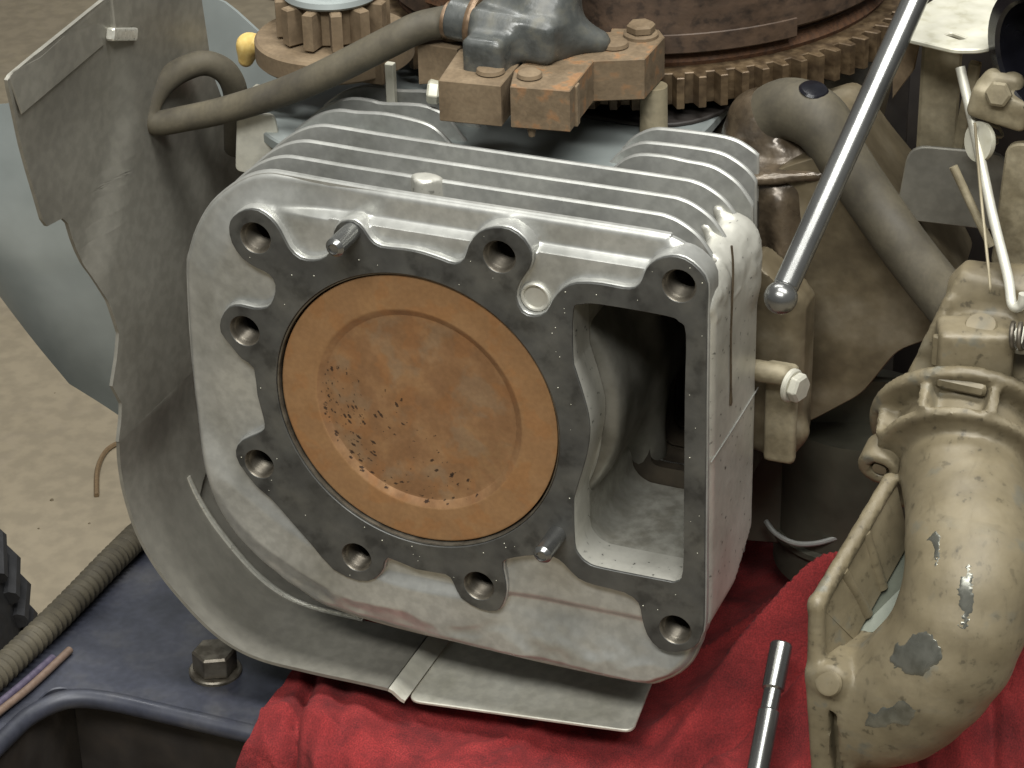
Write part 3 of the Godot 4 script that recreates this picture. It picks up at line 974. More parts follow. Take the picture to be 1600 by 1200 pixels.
func frame() -> void:
	var t := thing("mower_frame", "dark blue painted steel mower frame plate with rolled front edge", "frame", P(-90, -420, -20))
	var pl := rounded([V(-134, -90), V(-134, -12), V(150, -12), V(150, 190), V(-165, 190), V(-156, 60), V(-152, -90)], 6.0)
	commit(prism(pl, [], -3.0, 0.0, 0.4, Transform3D(FLAT, P(0, -125, 0))), "deck_plate", M.blue_paint, t)
	var path := smooth3([P(-136, -127.2, 92), P(-135, -127.2, 40), P(-133.5, -127.2, 26), P(-127, -127.2, 15), P(-114, -127.2, 11), P(-90, -127.2, 10.5), P(-40, -127.2, 10.5), P(150, -127.2, 10.5)], 6)
	commit(tube(path, func(_s): return 3.3, 12), "rolled_lip", M.blue_paint, t)
	commit(prism([V(-133, -420), V(150, -420), V(150, -131), V(-133, -131)], [], -4, -1, 0.2, Transform3D(Basis(), P(0, 0, 4))), "front_shade_wall", M.dark_fill, t)  # dark colour stands in for the shade under the plate
	commit(prism([V(-420, 0), V(-131, 0), V(-131, 92), V(-420, 92)], [], -1, 2, 0.2, Transform3D(SIDE, P(-136, 0, 0))), "side_wall", M.dark_fill, t)  # same dark colour, painting the shade below the side edge
	commit(hexnut(P(-86, -125, -14), P(0.02, 1, 0), 7.6, 8.0, 9.0), "frame_bolt", M.iron, t)

func gear_outline(n: int, r0: float, r1: float, fill := 0.5, tip := 0.3) -> Array:
	var p := []
	for i in n:
		var a := TAU * i / n
		var w := TAU / n
		for s in [[-fill * 0.5, r0], [-tip * 0.5, r1], [tip * 0.5, r1], [fill * 0.5, r0]]:
			p.append(Vector2.from_angle(a + w * s[0]) * s[1])
	return p

func flywheel() -> void:
	var c := P(6, 76, -183)
	var t := thing("flywheel", "rusty brown flywheel with toothed ring gear above the block", "flywheel", c + P(0, -14, 0))
	var xf := Transform3D(FLAT, c)
	commit(prism(gear_outline(86, 91.0, 95.2, 0.62, 0.34), [circle(Vector2.ZERO, 84, 90)], -10.5, 0.0, 0.3, xf), "ring_gear", M.ring_steel, t)
	commit(lathe([V(84, -3), V(86, 1.5), V(84.5, 4), V(80, 7.5), V(76, 9)], Transform3D(FLAT, c), 96), "rust_ledge", M.rust_orange, t, 38.0, false)
	commit(lathe([V(70, -6), V(83.5, -6), V(83.5, 5), V(70, 6)], Transform3D(FLAT, c), 90), "hub_band", M.rust_brown, t, 38.0, false)
	# rim: a short notch is milled in its lower edge
	var xr := Transform3D(FLAT, c + P(0, 8.0, 0))
	commit(lathe([V(60, 0), V(87.4, 0), V(88.4, 1.0), V(88.4, 40), V(86, 44), V(30, 44)], xr, 120), "rim", M.rust_brown, t, 38.0, false)
	var arc := []
	for k in 41:
		arc.append(Vector2.from_angle(lerpf(-0.64, -2.9, k / 40.0)) * 88.7)
	for k in 41:
		arc.append(Vector2.from_angle(lerpf(-2.9, -0.64, k / 40.0)) * 70.0)
	commit(prism(arc, [], 5.2, 12.0, 0.5, Transform3D(FLAT, c)), "rim_step", M.rust_brown, t)
	commit(box(c + P(-32, 22, 82.5), P(26, 20, 5), 1.2, Basis(Vector3.UP, -0.37)), "magnet", M.rust_orange, t)

func coil() -> void:
	var t := thing("ignition_coil", "dusty ignition coil with laminated steel core and black moulded body", "ignition coil", P(15, 70, -75))
	var legs := [
		[V(-7.0, 41.7), V(12.2, 43.6), V(11.0, 58), V(10.0, 75), V(-4, 76), V(-10.8, 66.1)],
		[V(15.0, 44.1), V(32.8, 46.6), V(31.2, 70.6), V(45.2, 77.0), V(45.0, 96), V(41.5, 101), V(26.5, 100), V(27.8, 94.4), V(18.8, 90), V(12.4, 77.8), V(11.4, 55.9)],
		[V(-24.3, 65.4), V(-21.7, 66.8), V(-11.4, 66.1), V(-10.0, 75.8), V(-17.2, 88), V(-23.7, 82.5)],
	]
	for k in 3:
		commit(prism(legs[k], [], -13.2, 0.0, 0.3, Transform3D(FLAT, P(0, 90, 0))), "core_leg", M.core_rust if k == 1 else M.core_dust, t)
	commit(box(P(32.4, 83, -53), P(1.4, 13.0, 3.2), 0.4, Basis(Vector3.UP, 0.1)), "core_strip", M.core_dust, t)
	# moulded body, lead tower and collars
	var dd := P(4.9, 7.0, 11.6)
	var body := func(pp: Vector3) -> float:
		var p := pp - dd
		var d := sbox(p, P(5, 88, -88), P(12, 13, 8.5), 3.0)
		d = smin(d, sbox(p, P(3, 90.5, -80), P(14, 7.0, 7.5), 3.0, Basis(P(0, 0, 1), -0.08)), 3.0)
		d = smin(d, cap(p, P(10, 90, -86), P(24, 85, -92), 9.0, 4.0), 6.0)
		d = smin(d, cap(p, P(6, 96, -90), P(12, 116, -94), 10.0, 9.0), 6.0)
		d = smin(d, sbox(p, P(-2, 85, -75), P(6.5, 8.0, 12.5), 2.0), 5.0)
		return d
	commit(nets(body, P(-24, 76, -104) + dd, P(40, 128, -56) + dd, 1.2), "moulded_body", M.epoxy, t, 60.0)
	commit(lathe([V(5.5, 0), V(8.4, 0.2), V(8.8, 1.4), V(8.4, 2.6), V(5.5, 2.8)], Transform3D(along(P(-1, 0.05, -0.05)), P(-9.5, 90.7, -81.4) + dd), 28), "copper_band", M.copper, t)
	commit(lathe([V(0, 0), V(6.2, 0), V(6.6, 0.5), V(6.6, 7), V(6.2, 7.6), V(0, 7.6)], Transform3D(along(P(-1, 0.05, -0.05)), P(-12, 90.7, -81.6) + dd), 28), "lead_collar", M.epoxy, t)
	commit(lathe([V(0, 0), V(5.6, 0), V(5.8, 0.4), V(5.8, 1.4), V(0, 1.5)], Transform3D(along(P(-1, 0.05, -0.05)), P(-19.6, 90.4, -81.8) + dd), 28), "lead_washer", M.copper, t)
	# rivets and screws through the core
	for s in [[P(5.5, 90, -52), 4.2], [P(17.8, 90, -52.5), 3.6], [P(33.0, 90, -83.5), 4.4], [P(-15.6, 90, -74), 4.0]]:
		commit(lathe([V(0, 0), V(s[1] - 0.5, 0), V(s[1] + 0.2, 0.4), V(s[1] - 0.1, 1.5), V(s[1] - 0.8, 2.0), V(0, 2.3)], Transform3D(FLAT, s[0]), 24), "rivet", M.core_dust, t)
	commit(hexnut(P(38.0, 90, -94), P(0, 1, 0), 4.6, 3.2, 5.4), "core_screw", M.core_dust, t)
	commit(lathe([V(0, 0), V(1.6, 0), V(1.0, -3.5), V(0, -4)], Transform3D(FLAT, P(20, 76.8, -48)), 12), "solder_tip", M.core_dust, t)
	# fastening post under the right arm
	var po := thing("coil_post", "pale round metal post under the right arm of the coil", "post", P(45, 40, -90))
	commit(lathe([V(0, 0), V(5.0, 0), V(4.6, 4), V(4.2, 36.5), V(0, 36.5)], Transform3D(FLAT, P(44, 40, -89)), 24), "shaft", M.alu_dusty, po)

func starter() -> void:
	var t := thing("starter_drive", "starter pinion gear with spiral teeth on a thick brown disc", "starter gear", P(-66, 62, -84))
	var c := P(-63, 81, -86)
	commit(prism(circle(Vector2.ZERO, 25.5, 64), [], -7.5, 0.0, 0.8, Transform3D(FLAT, c)), "disc", M.core_dust, t)
	commit(prism(gear_outline(12, 12.6, 18.2, 0.62, 0.36), [], 0.5, 13.0, 0.5, Transform3D(FLAT, c)), "pinion", M.core_dust, t)
	commit(lathe([V(0, 0), V(15, 0), V(15.6, 0.8), V(15, 2.4), V(11, 3.2), V(10, 9), V(0, 10)], Transform3D(FLAT, c + P(0, 13.2, 0)), 40), "washer_cap", M.blue_grey, t)
	commit(box(c + P(-25, 15, -6), P(9, 14, 10), 1.0), "stop_block", M.rust_brown, t)
	var bp := thing("bearing_plate", "grey flat bearing plate under the starter gear and flywheel", "plate", P(-50, 55, -110))
	commit(prism(rounded([V(-84, 62), V(-62, 42), V(40, 50), V(58, 90), V(58, 200), V(-84, 200)], 16.0), [], -4.0, 0.0, 0.6, Transform3D(FLAT, P(0, 60, 0))), "plate", M.blue_grey, bp)
	commit(prism(rounded([V(-24, 96), V(52, 92), V(66, 130), V(66, 240), V(-60, 240)], 20.0), [], 0.05, 1.5, 0.4, Transform3D(FLAT, P(0, 60, 0))), "dark_sheet", M.dark_fill, bp)  # flat dark sheet laid on top of the plate

func hoses() -> void:
	# spark plug cable: from the coil tower to the left, with a loop
	var pth := smooth3([P(-14.5, 97.3, -70.2), P(-18.9, 96.2, -69.6), P(-24.8, 94.9, -66.0), P(-33.0, 90.8, -61.0), P(-52.5, 80.2, -54.0), P(-66.4, 73.9, -50.0), P(-82.6, 68.1, -46.0), P(-94.3, 65.3, -42.0), P(-102.5, 63.8, -39.0), P(-105.5, 65.4, -38.5), P(-106.0, 69.5, -41.0), P(-104.0, 73.9, -46.0), P(-99.9, 77.0, -52.0), P(-94.9, 77.6, -58.0), P(-90.3, 74.0, -62.0), P(-89.5, 66.4, -66.0), P(-93.2, 55.5, -72.0), P(-98.6, 38.8, -80.0)], 8)
	tag(commit(tube(pth, func(s): return 4.9 - 0.9 * smoothstep(0.1, 0.5, s), 20), "spark_plug_cable", M.rubber_dust, self), "thick dusty black spark plug cable looping left from the coil", "cable")
	# breather hose and the oily cover it sits on
	var bt := thing("breather_cover", "oily brown breather cover with raised neck behind the block corner", "breather cover", P(92, 60, -76))
	var cov := func(p: Vector3) -> float:
		var d := sbox(p, P(84, 58.0, -92), P(13.5, 1.8, 16), 1.4, Basis(P(0, 0, 1), 0.05) * Basis(P(1, 0, 0), 0.12) * Basis(Vector3.UP, 0.35))
		d = smin(d, sbox(p, P(79, 61.5, -97), P(13, 4, 11), 3.5, Basis(Vector3.UP, 0.3)), 6.0)
		d = smin(d, cap(p, P(75.5, 56, -97), P(76.5, 66, -96), 12.0, 10.8), 4.0)
		d = smin(d, cap(p, P(86, 60.5, -88), P(91, 60, -90), 3.2, 2.0), 4.0)
		return d
	commit(nets(cov, P(52, 44, -118), P(108, 80, -70), 1.1), "cover", M.oily, bt, 60.0)
	commit(nets(func(p): return smin(sbox(p, P(83, 36, -92), P(12, 20, 14), 4.0, Basis(Vector3.UP, 0.35)), cap(p, P(88, 48, -79), P(91, 30, -77), 3.5, 4.5), 4.0), P(60, 10, -116), P(108, 60, -66), 1.4), "neck_block", M.oily, bt, 55.0)
	var hp := smooth3([P(74.6, 46, -97.5), P(75.1, 54.8, -97.0), P(77.4, 65.2, -96.0), P(85.5, 72.4, -94.0), P(96.2, 71.6, -90.0), P(104.4, 63.6, -86.0), P(116.7, 52.0, -80.0), P(129.8, 41.0, -73.0), P(142.5, 31.2, -67.0), P(149.0, 26.0, -64.0)], 8)
	var h := thing("breather_hose", "fat dusty rubber breather hose bent over behind the steel rod", "hose", P(86, 78, -85))
	commit(tube(hp, func(s): return 9.6 - 1.9 * smoothstep(0.4, 0.62, s), 28), "hose", M.rubber_dust, h)
	commit(lathe([V(4.6, -0.8), V(4.0, -0.1), V(2.2, 0.22), V(0, 0.3)], Transform3D(along(P(0.2, 0.95, 0.15)), P(92.5, 73.0, -91.5) + P(0.2, 0.95, 0.15).normalized() * 9.5), 24), "worn_spot", M.black_gloss, h)

func rods() -> void:
	var a := P(110.6, 55.7, -5.0)
	var b := P(110.6, 55.7, -5.0) + P(0.153, 0.624, -0.764) * 120.0
	var up := (b - a).normalized()
	var t := thing("push_rod", "long shiny steel push rod with ball end leaning across the engine", "push rod", a)
	commit(lathe([V(0, 3.0), V(3.2, 3.2), V(3.6, 3.8), V(3.7, 150), V(0, 150)], Transform3D(along(up), a), 32), "shaft", M.steel, t)
	commit(lathe([V(0, -4.7), V(1.2, -4.55), V(2.35, -4.07), V(3.32, -3.32), V(4.07, -2.35), V(4.55, -1.2), V(4.7, 0), V(4.55, 1.2), V(4.07, 2.35), V(3.2, 3.4), V(2.5, 3.7), V(2.5, 4.5)], Transform3D(along(up), a), 32), "ball_end", M.steel, t, 60.0)
	var c := P(106.5, -79, -32)
	var u := P(0.09, -0.546, 0.83).normalized()
	var s := thing("push_rod", "second steel push rod lying on the red rag below the manifold", "push rod", c)
	commit(lathe([V(0, 0), V(3.2, 0), V(3.5, 0.5), V(3.5, 15), V(2.8, 15.6), V(2.8, 22), V(3.4, 22.6), V(3.4, 90), V(0, 90)], Transform3D(along(u), c), 28), "shaft", M.steel, s)

var WORN := [[Vector3(171.4, -18.0, 16.0), Vector2(2.2, 8.5), 0.1], [Vector3(160.5, -34.0, 22.0), Vector2(5.0, 7.0), -0.5], [Vector3(163.5, -6.0, 12.0), Vector2(1.4, 4.6), 0.1], [Vector3(154.0, -55.0, 24.0), Vector2(7.0, 3.2), 0.5]]

func manifold() -> void:
	var t := thing("intake_manifold", "curved tan dusty cast intake pipe with flange and ribbed collar", "intake manifold", P(150, -90, 5))
	var ax := P(-0.1, 0.42, -0.9).normalized()
	var cc := P(157.0, -8.5, -41)
	var pts := smooth3([cc - ax * 3.0, P(162.5, -13.1, -26.0), P(166.5, -17.0, -12.0), P(169.5, -24.0, 0.0), P(166.5, -39.9, 7.0), P(156.1, -56.4, 8.0), P(148, -64, 6), P(136.4, -68.7, 3.0)], 2)
	var shape := func(p: Vector3) -> float:
		var d := 1e9
		for i in pts.size() - 1:
			var u := float(i) / (pts.size() - 1)
			d = smin(d, cap(p, pts[i], pts[i + 1], 17.9 + 1.4 * u, 17.9 + 1.4 * u), 0.8)
		d = maxf(d, 137.0 - p.x)
		# collar: two rims with a gap and webs between them
		var r := cyl(p, cc + ax * 1.0, ax, 25.5, 1.6, 1.2)
		r = minf(r, cyl(p, cc + ax * 12.5, ax, 29.5, 2.0, 1.4))
		r = minf(r, cyl(p, cc + ax * 7.0, ax, 21.0, 8.0, 1.0))
		var q := p - cc
		q -= ax * q.dot(ax)
		var e1 := P(1, 0, 0) - ax * ax.x
		e1 = e1.normalized()
		var e2 := ax.cross(e1)
		var ang := atan2(q.dot(e2), q.dot(e1))
		for k in 8:
			var a := TAU * k / 8.0 + 0.35
			if absf(wrapf(ang - a, -PI, PI)) < 0.5:
				var rd := (e1 * cos(a) + e2 * sin(a))
				r = smin(r, sbox(p, cc + ax * 6.8 + rd * 23.0, P(4.2, 1.6, 5.6), 0.8, Basis(rd, ax.cross(rd), ax)), 1.2)
		d = smin(d, r, 2.5)
		# flange with its bolt boss
		d = smin(d, sbox(p, P(137.2, -76, 1), P(6.6, 29, 20), 1.6, Basis(P(0, 0, 1), 0.09)), 2.0)
		d = smin(d, cyl(p, P(136.0, -50.5, 15), P(0, 0.1, 1), 5.4, 7.0, 1.2), 1.5)
		d = maxf(d, -sbox(p, P(139.5, -82, 24), P(1.4, 22, 8), 0.8, Basis(P(0, 0, 1), 0.09)))
		# straight edge rib
		d = smin(d, cap(p, P(129.5, -29.4, 14.0), P(137.6, -13.5, -33.0), 2.6, 2.4), 1.5)
		d = smin(d, cap(p, P(129.5, -29.4, 14.0), P(131.5, -52, 18.5), 2.6, 2.8), 1.5)
		return d
	commit(nets(shape, P(120, -106, -72), P(198, 34, 34), 1.2), "pipe", M.tan_dust, t, 50.0)
	# places where the dust is rubbed off down to the bare metal
	var view := P(0.34, 0.487, 0.804)
	var wob := FastNoiseLite.new()
	wob.seed = 17
	wob.frequency = 0.16
	for w in WORN:
		var wc: Vector3 = w[0]
		var wr: Vector2 = w[1]
		var side: Vector3 = P(0.926, -0.165, -0.34).rotated(view.normalized(), w[2])
		var upw := view.normalized().cross(side.normalized())
		var patch := func(p: Vector3) -> float:
			var q: Vector3 = p - wc
			var e := (Vector2(q.dot(side) / wr.x, q.dot(upw) / wr.y).length() - 1.0) * minf(wr.x, wr.y) + 2.2 * wob.get_noise_3d(p.x, p.y, p.z)
			return maxf(shape.call(p) - 0.12, e)
		var m := maxf(wr.x, wr.y) + 3.0
		commit(nets(patch, wc - Vector3.ONE * (m + 7.0), wc + Vector3.ONE * (m + 7.0), 0.7), "worn_patch", M.bare_metal, t, 50.0)
	# web between rib and pipe, a step lower, with shadow put into its colour
	var w0 := P(129.5, -30.4, 14.0)
	var w1 := P(138.0, -14.0, -33.0)
	var w2 := P(136.5, -47.5, 2.0)
	var w3 := P(143.8, -31.8, -30.0)
	commit(sheet([[w0, w0.lerp(w1, 0.5), w1], [w2, w2.lerp(w3, 0.5), w3]], 1.6), "rib_wall", M.tan_dust, t, 30.0, false)
	commit(sheet([[P(131, -52, 18.0), w0], [P(139, -52, 4.0), w2]], 1.6), "rib_wall", M.tan_dust, t, 30.0, false)
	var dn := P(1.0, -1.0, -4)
	commit(sheet([[w2 + dn, w3 + dn], [P(160, -46, -8), P(160, -26, -32)]], 1.5), "web", M.recess_shade, t, 30.0, false)
	commit(sheet([[w2, w3], [w2 + dn, w3 + dn]], 1.0), "web_step", M.tan_dust, t, 30.0, false)
	for f in [0.3, 0.6]:
		var a: Vector3 = w0.lerp(w1, f)
		var b: Vector3 = w2.lerp(w3, f * 0.9)
		commit(tube([a + P(0.8, 0, 1.0), a.lerp(b, 0.5) + P(0.8, 0, 1.0), b + P(0.8, 0, 1.0)], func(_s): return 1.9, 10), "cross_rib", M.tan_dust, t)
	# ear with the drilled boss
	var ear := func(p: Vector3) -> float:
		var d := cyl(p, P(133.5, -11, -40), P(-0.1, -0.35, 0.93).normalized(), 6.6, 5.0, 1.2)
		d = smin(d, sbox(p, P(146, 0, -50), P(15, 7, 4), 2.0, Basis(P(0, 0, 1), 0.5)), 3.0)
		return maxf(d, -cyl(p, P(133.5, -12.5, -35.6), P(-0.1, -0.35, 0.93).normalized(), 3.0, 2.2, 0.3))
	commit(nets(ear, P(122, -24, -64), P(168, 18, -30), 1.0), "bolt_ear", M.tan_dust, t, 50.0)
	commit(lathe([V(0, 0), V(2.0, 0), V(2.2, 0.4), V(2.2, 1.6), V(0, 1.6)], Transform3D(along(P(-0.1, -0.35, 0.93)), P(133.6, -11.8, -37.2)), 20), "ear_screw", M.tan_dust, t)
	commit(lathe([V(0, 0), V(3.6, 0), V(4.2, 0.5), V(3.8, 1.3), V(2.8, 1.6), V(0, 1.4)], Transform3D(along(P(-0.2, 0.35, 0.9)), P(136.0, -49.8, 21.4)), 24), "flange_rivet", M.tan_dust, t)
	# carburettor body behind the collar
	var k := thing("carburetor", "tan dusty carburetor body with flange plate and throttle lever", "carburetor", P(160, 10, -70))
	var carb := func(p: Vector3) -> float:
		var d := sbox(p, P(166, 12, -56), P(30, 42, 4.5), 2.0, Basis(P(1, 0, 0), -0.29))
		d = maxf(d, P(-0.93, 0.37, 0.0).dot(p - P(129, -6, -48)))
		d = maxf(d, p.y - 43.0 + 0.12 * (p.x - 150.0))
		d = smin(d, sbox(p, P(156, 25, -50), P(11, 8, 7), 2.0, Basis(Vector3.UP, 0.3)), 3.0)
		d = smin(d, cap(p, P(150, 36, -66), P(176, 40, -68), 6.0, 7.0), 5.0)
		d = smin(d, cap(p, P(141, 20, -54), P(146, 35, -58), 1.6, 1.6), 2.0)
		return d
	commit(nets(carb, P(122, -38, -92), P(202, 56, -34), 1.3), "body", M.tan_dust, k, 55.0)
	var lev := rounded([V(146, 52), V(146, 44), V(153, 40), V(160, 42), V(164, 45), V(172, 43), V(180, 50), V(178, 62), V(168, 61), V(160, 56)], 3.0)
	commit(prism(lev, [], -1.2, 1.2, 0.4, Transform3D(Basis(P(1, 0, 0), P(0, 0.35, -0.94), P(0, 0.94, 0.35)), P(-1.5, 11.5, -8)) ), "throttle_lever", M.galv_pale, k)
	commit(box(P(148.5, 26.0, -43), P(7, 10, 2.0), 0.8, Basis(Vector3.UP, -0.3)), "lever_tongue", M.tan_dust, k)
	commit(lathe([V(0, 0), V(4.6, 0), V(4.8, 0.6), V(4.2, 1.4), V(0, 1.6)], Transform3D(Basis(P(1, 0, 0), P(0, 0.35, -0.94), P(0, 0.94, 0.35)), P(157.5, 32.3, -50)), 24), "shaft_rivet", M.tan_dust, k)
	commit(box(P(155, 18, -42), P(15, 4, 7), 1.4, Basis(P(0, 0, 1), -0.05)), "stop_ledge", M.tan_dust, k)

func helix(a: Vector3, b: Vector3, r: float, turns: float, n := 14) -> Array:
	var bs := along(b - a)
	var p := []
	for i in int(turns * n) + 1:
		var u := float(i) / (turns * n)
		p.append(a.lerp(b, u) + bs.x * cos(TAU * turns * u) * r + bs.y * sin(TAU * turns * u) * r)
	return p

func linkage() -> void:
	tag(commit(tube(helix(P(167, 34, -45), P(184, 34.5, -45), 3.6, 8.0), func(_s): return 0.75, 8), "coil_spring", M.iron, self), "short dark coil spring at the right end of the throttle lever", "spring")
	# rods and wires of the governor linkage
	tag(commit(tube(smooth3([P(136.9, 92.4, -95), P(144.6, 76, -86), P(154, 58, -72), P(162.5, 46, -58), P(165.8, 40.5, -51), P(168.5, 41.5, -50), P(169, 45, -50)], 6), func(_s): return 1.5, 12), "governor_rod", M.galv_pale, self), "bent pale governor rod hooked into the throttle lever", "rod")
	tag(commit(tube(smooth3([P(144.6, 80.4, -84), P(150, 62, -74), P(158, 47, -54), P(159.0, 43, -52)], 6), func(_s): return 0.45, 8), "linkage_wire", M.alu_dusty, self), "thin dusty wire beside the bent governor rod", "wire")
	tag(commit(tube([P(140, 67.5, -80), P(146.5, 57, -78), P(153.9, 46, -75)], func(_s): return 1.35, 10), "link_rod", M.alu_dusty, self), "short straight link rod left of the thin wire", "rod")
	tag(commit(tube(helix(P(148, 74, -100), P(142, 64, -98), 3.4, 4.5), func(_s): return 0.5, 8), "tension_spring", M.alu_dusty, self), "loose thin wire spring below the white bracket", "spring")
	var t := thing("governor_bracket", "pale flat bracket plate with a slot at the upper right", "bracket", P(138, 95, -100))
	var slot := rounded([V(130.5, 100.0), V(136, 97.5), V(137.5, 99.5), V(132, 102.5)], 0.8, 3)
	commit(prism(rounded([V(116, 95), V(136, 89.5), V(143, 92), V(153, 104), V(160, 150), V(126, 150), V(118, 118)], 2.0), [slot], -1.6, 0.0, 0.4, Transform3D(FLAT, P(0, 100, 0))), "plate", M.white_plate, t)
	var s := thing("upright_strut", "grey upright metal strut below the pale bracket plate", "strut", P(128, 40, -112))
	commit(box(P(127.5, 68, -112), P(12, 62, 4), 1.2, Basis(Vector3.UP, 0.25)), "strut", M.alu_dusty, s)
	commit(box(P(136, 66, -107), P(3.6, 48, 3), 0.8, Basis(P(0, 0, 1), -0.12)), "strut_edge", M.alu_dusty, s)
	var g := thing("grey_baffle", "rounded grey metal baffle plate behind the governor rods", "plate", P(136, 30, -104))
	commit(prism(rounded([V(119, 35), V(152, 34), V(152, 60), V(122, 60)], 6.0), [], -1.6, 0.0, 0.4, Transform3D(Basis(Vector3.UP, 0.12), P(0, 2, -88))), "baffle", M.galv, g)
	var bk := thing("hanging_bracket", "narrow pointed metal tongue hanging behind the steel rod", "bracket", P(118, 70, -110))
	commit(prism([V(113, 97), V(122, 98), V(120, 84), V(114, 74)], [], -110, -108, 0.3), "tongue", M.core_dust, bk)
	# clamp with nut and the arm below it
	var c := thing("linkage_clamp", "small dusty clamp with nut near the black filter canister", "clamp", P(156, 84, -88))
	commit(nets(func(p): return smin(sbox(p, P(151, 85, -90), P(9, 5, 6), 2.0, Basis(P(0, 0, 1), -0.2)), cap(p, P(148, 92, -90), P(154, 92, -90), 3.4, 3.0), 3.0), P(138, 76, -100), P(164, 98, -80), 0.9), "body", M.alu_dusty, c, 55.0)
	commit(hexnut(P(151, 90, -85), P(0, 0.3, 1), 4.0, 3.0), "nut", M.alu_dusty, c)
	var arm := thing("throttle_arm", "wide tan lever arm standing at the right edge", "lever", P(158, 40, -90))
	commit(prism(rounded([V(152, 34), V(162, 34), V(166, 66), V(160, 76), V(154, 74)], 3.0), [], -88, -85, 0.6), "arm", M.alu_dusty, arm)
	commit(lathe([V(0, 0), V(5.6, 0), V(6.0, 0.6), V(6.0, 2), V(0, 2.4)], Transform3D(along(P(-0.6, 0.2, 0.75)), P(147, 74, -86)), 28), "pale_button", M.white_plate, arm)
	# black canister at the top right corner
	var f := thing("air_filter_canister", "black round canister cut off by the upper right corner", "canister", P(166, 104, -80))
	commit(lathe([V(0, -40), V(21, -40), V(23.5, -36), V(23.5, -4), V(22, 0), V(18, 1.0), V(17, 0), V(16, -12), V(0, -13)], Transform3D(along(P(-0.55, -0.1, 0.8)), P(163, 104, -80)), 56), "shell", M.black_gloss, f)

func rag() -> void:
	var t := thing("shop_rag", "crumpled red cotton shop rag spread over the frame under the block", "rag", P(70, -124, -30))
	var n := FastNoiseLite.new()
	n.seed = 8
	n.frequency = 0.016
	n.fractal_octaves = 3
	var fold := func(d: float, w: float) -> float:      # one soft ridge
		return exp(-d * d / (w * w))
	var rows := []
	var na := 170
	var nb := 180
	for i in na + 1:
		var row := []
		for j in nb + 1:
			var u := float(j) / nb
			var s := lerpf(-175.0, 95.0, float(i) / na)     # along the path: back edge to hanging hem
			var x := lerpf(-59.0, 215.0, u)
			x += 5.0 * n.get_noise_2d(s * 1.3, 300.0) * smoothstep(0.12, 0.0, u)
			var z := s
			var y := -120.5
			var hang := 14.0 + 3.0 * sin(x * 0.05)
			if s > hang:
				var o := s - hang
				z = hang + 9.0 * (1.0 - exp(-o / 9.0))
				y -= maxf(0.0, o - 5.0 * (1.0 - exp(-o / 5.0)))
			# mound at the right rear and long folds
			var h := 27.0 * smoothstep(78.0, 116.0, x) * smoothstep(4.0, -60.0, z) + 8.0 * smoothstep(66.0, 84.0, x) * smoothstep(-20.0, -60.0, z)
			h += 10.0 * fold.call((x - 92.0) * 0.72 + (z + 40.0) * 0.69, 5.5) * smoothstep(66.0, 86.0, x)
			h += 7.0 * fold.call((x - 80.0) * 0.6 + (z + 34.0) * 0.8, 3.5) * smoothstep(60.0, 76.0, x)
			h += 8.0 * fold.call((x - 118.0) * 0.7 + (z + 66.0) * 0.72, 6.0) * smoothstep(80.0, 100.0, x)
			h += 4.0 * fold.call((x + 36.0) * 0.92 - (z - 4.0) * 0.4, 4.0)
			h += 3.0 * fold.call((x + 20.0) * 0.9 - (z - 10.0) * 0.43, 5.0)
			h += 5.0 * fold.call(x - 176.0 - z * 0.35, 6.0) + 5.0 * fold.call(x - 150.0 - z * 0.3, 5.0) + 4.0 * fold.call(x - 196.0 - z * 0.3, 5.0)
			h -= 5.5 * fold.call((x + 46.0 - z * 0.26) * 0.97, 2.0) + 7.0 * fold.call((x - 92.0) * 0.72 + (z + 40.0) * 0.69 - 10.5, 2.6) * smoothstep(66.0, 80.0, x)
			h -= 4.0 * fold.call(x - 184.0 - z * 0.3, 2.2) + 4.0 * fold.call(x - 160.0 - z * 0.28, 2.0)
			h += 3.5 * fold.call((x - 22.0) * 0.97 + (s - 30.0) * 0.22 + 3.0 * n.get_noise_1d(s * 2.0), 3.5) + 3.0 * fold.call((x - 58.0) * 0.9 + (s - 30.0) * 0.4, 3.0) + 3.5 * fold.call((x - 95.0) * 0.8 + (s - 20.0) * 0.55, 4.0)
			h += 4.5 * n.get_noise_2d(x * 0.7 + s * 0.3, s * 0.7) + 4.0 * pow(1.0 - absf(n.get_noise_2d(x * 0.6 + s * 0.4 + 50.0, s * 0.5 - x * 0.2)) * 1.6, 4.0) + 1.0 * pow(1.0 - absf(n.get_noise_2d(x * 1.7 - s * 0.9 + 350.0, s * 1.1)) * 1.8, 6.0) + 0.35 * n.get_noise_2d(x * 5.0, s * 5.0 + 90.0)
			var flat := smoothstep(70.0, 50.0, x) * smoothstep(20.0, 0.0, z)
			h = minf(h, lerpf(h, 6.0, flat)) if flat > 0.0 else h
			# hem rolls under at the left
			y -= 4.0 * smoothstep(0.03, 0.0, u)
			if s > hang:
				z += h * 0.8
				y += h * 0.3
			else:
				y += maxf(h, -4.2)
			row.append(P(x, y, z))
		rows.append(row)
	var g := Geo.new()
	for i in na:
		for j in nb:
			g.quad(rows[i][j], rows[i][j + 1], rows[i + 1][j + 1], rows[i + 1][j])
	commit(g, "cloth", M.rag_red, t, 80.0, false)

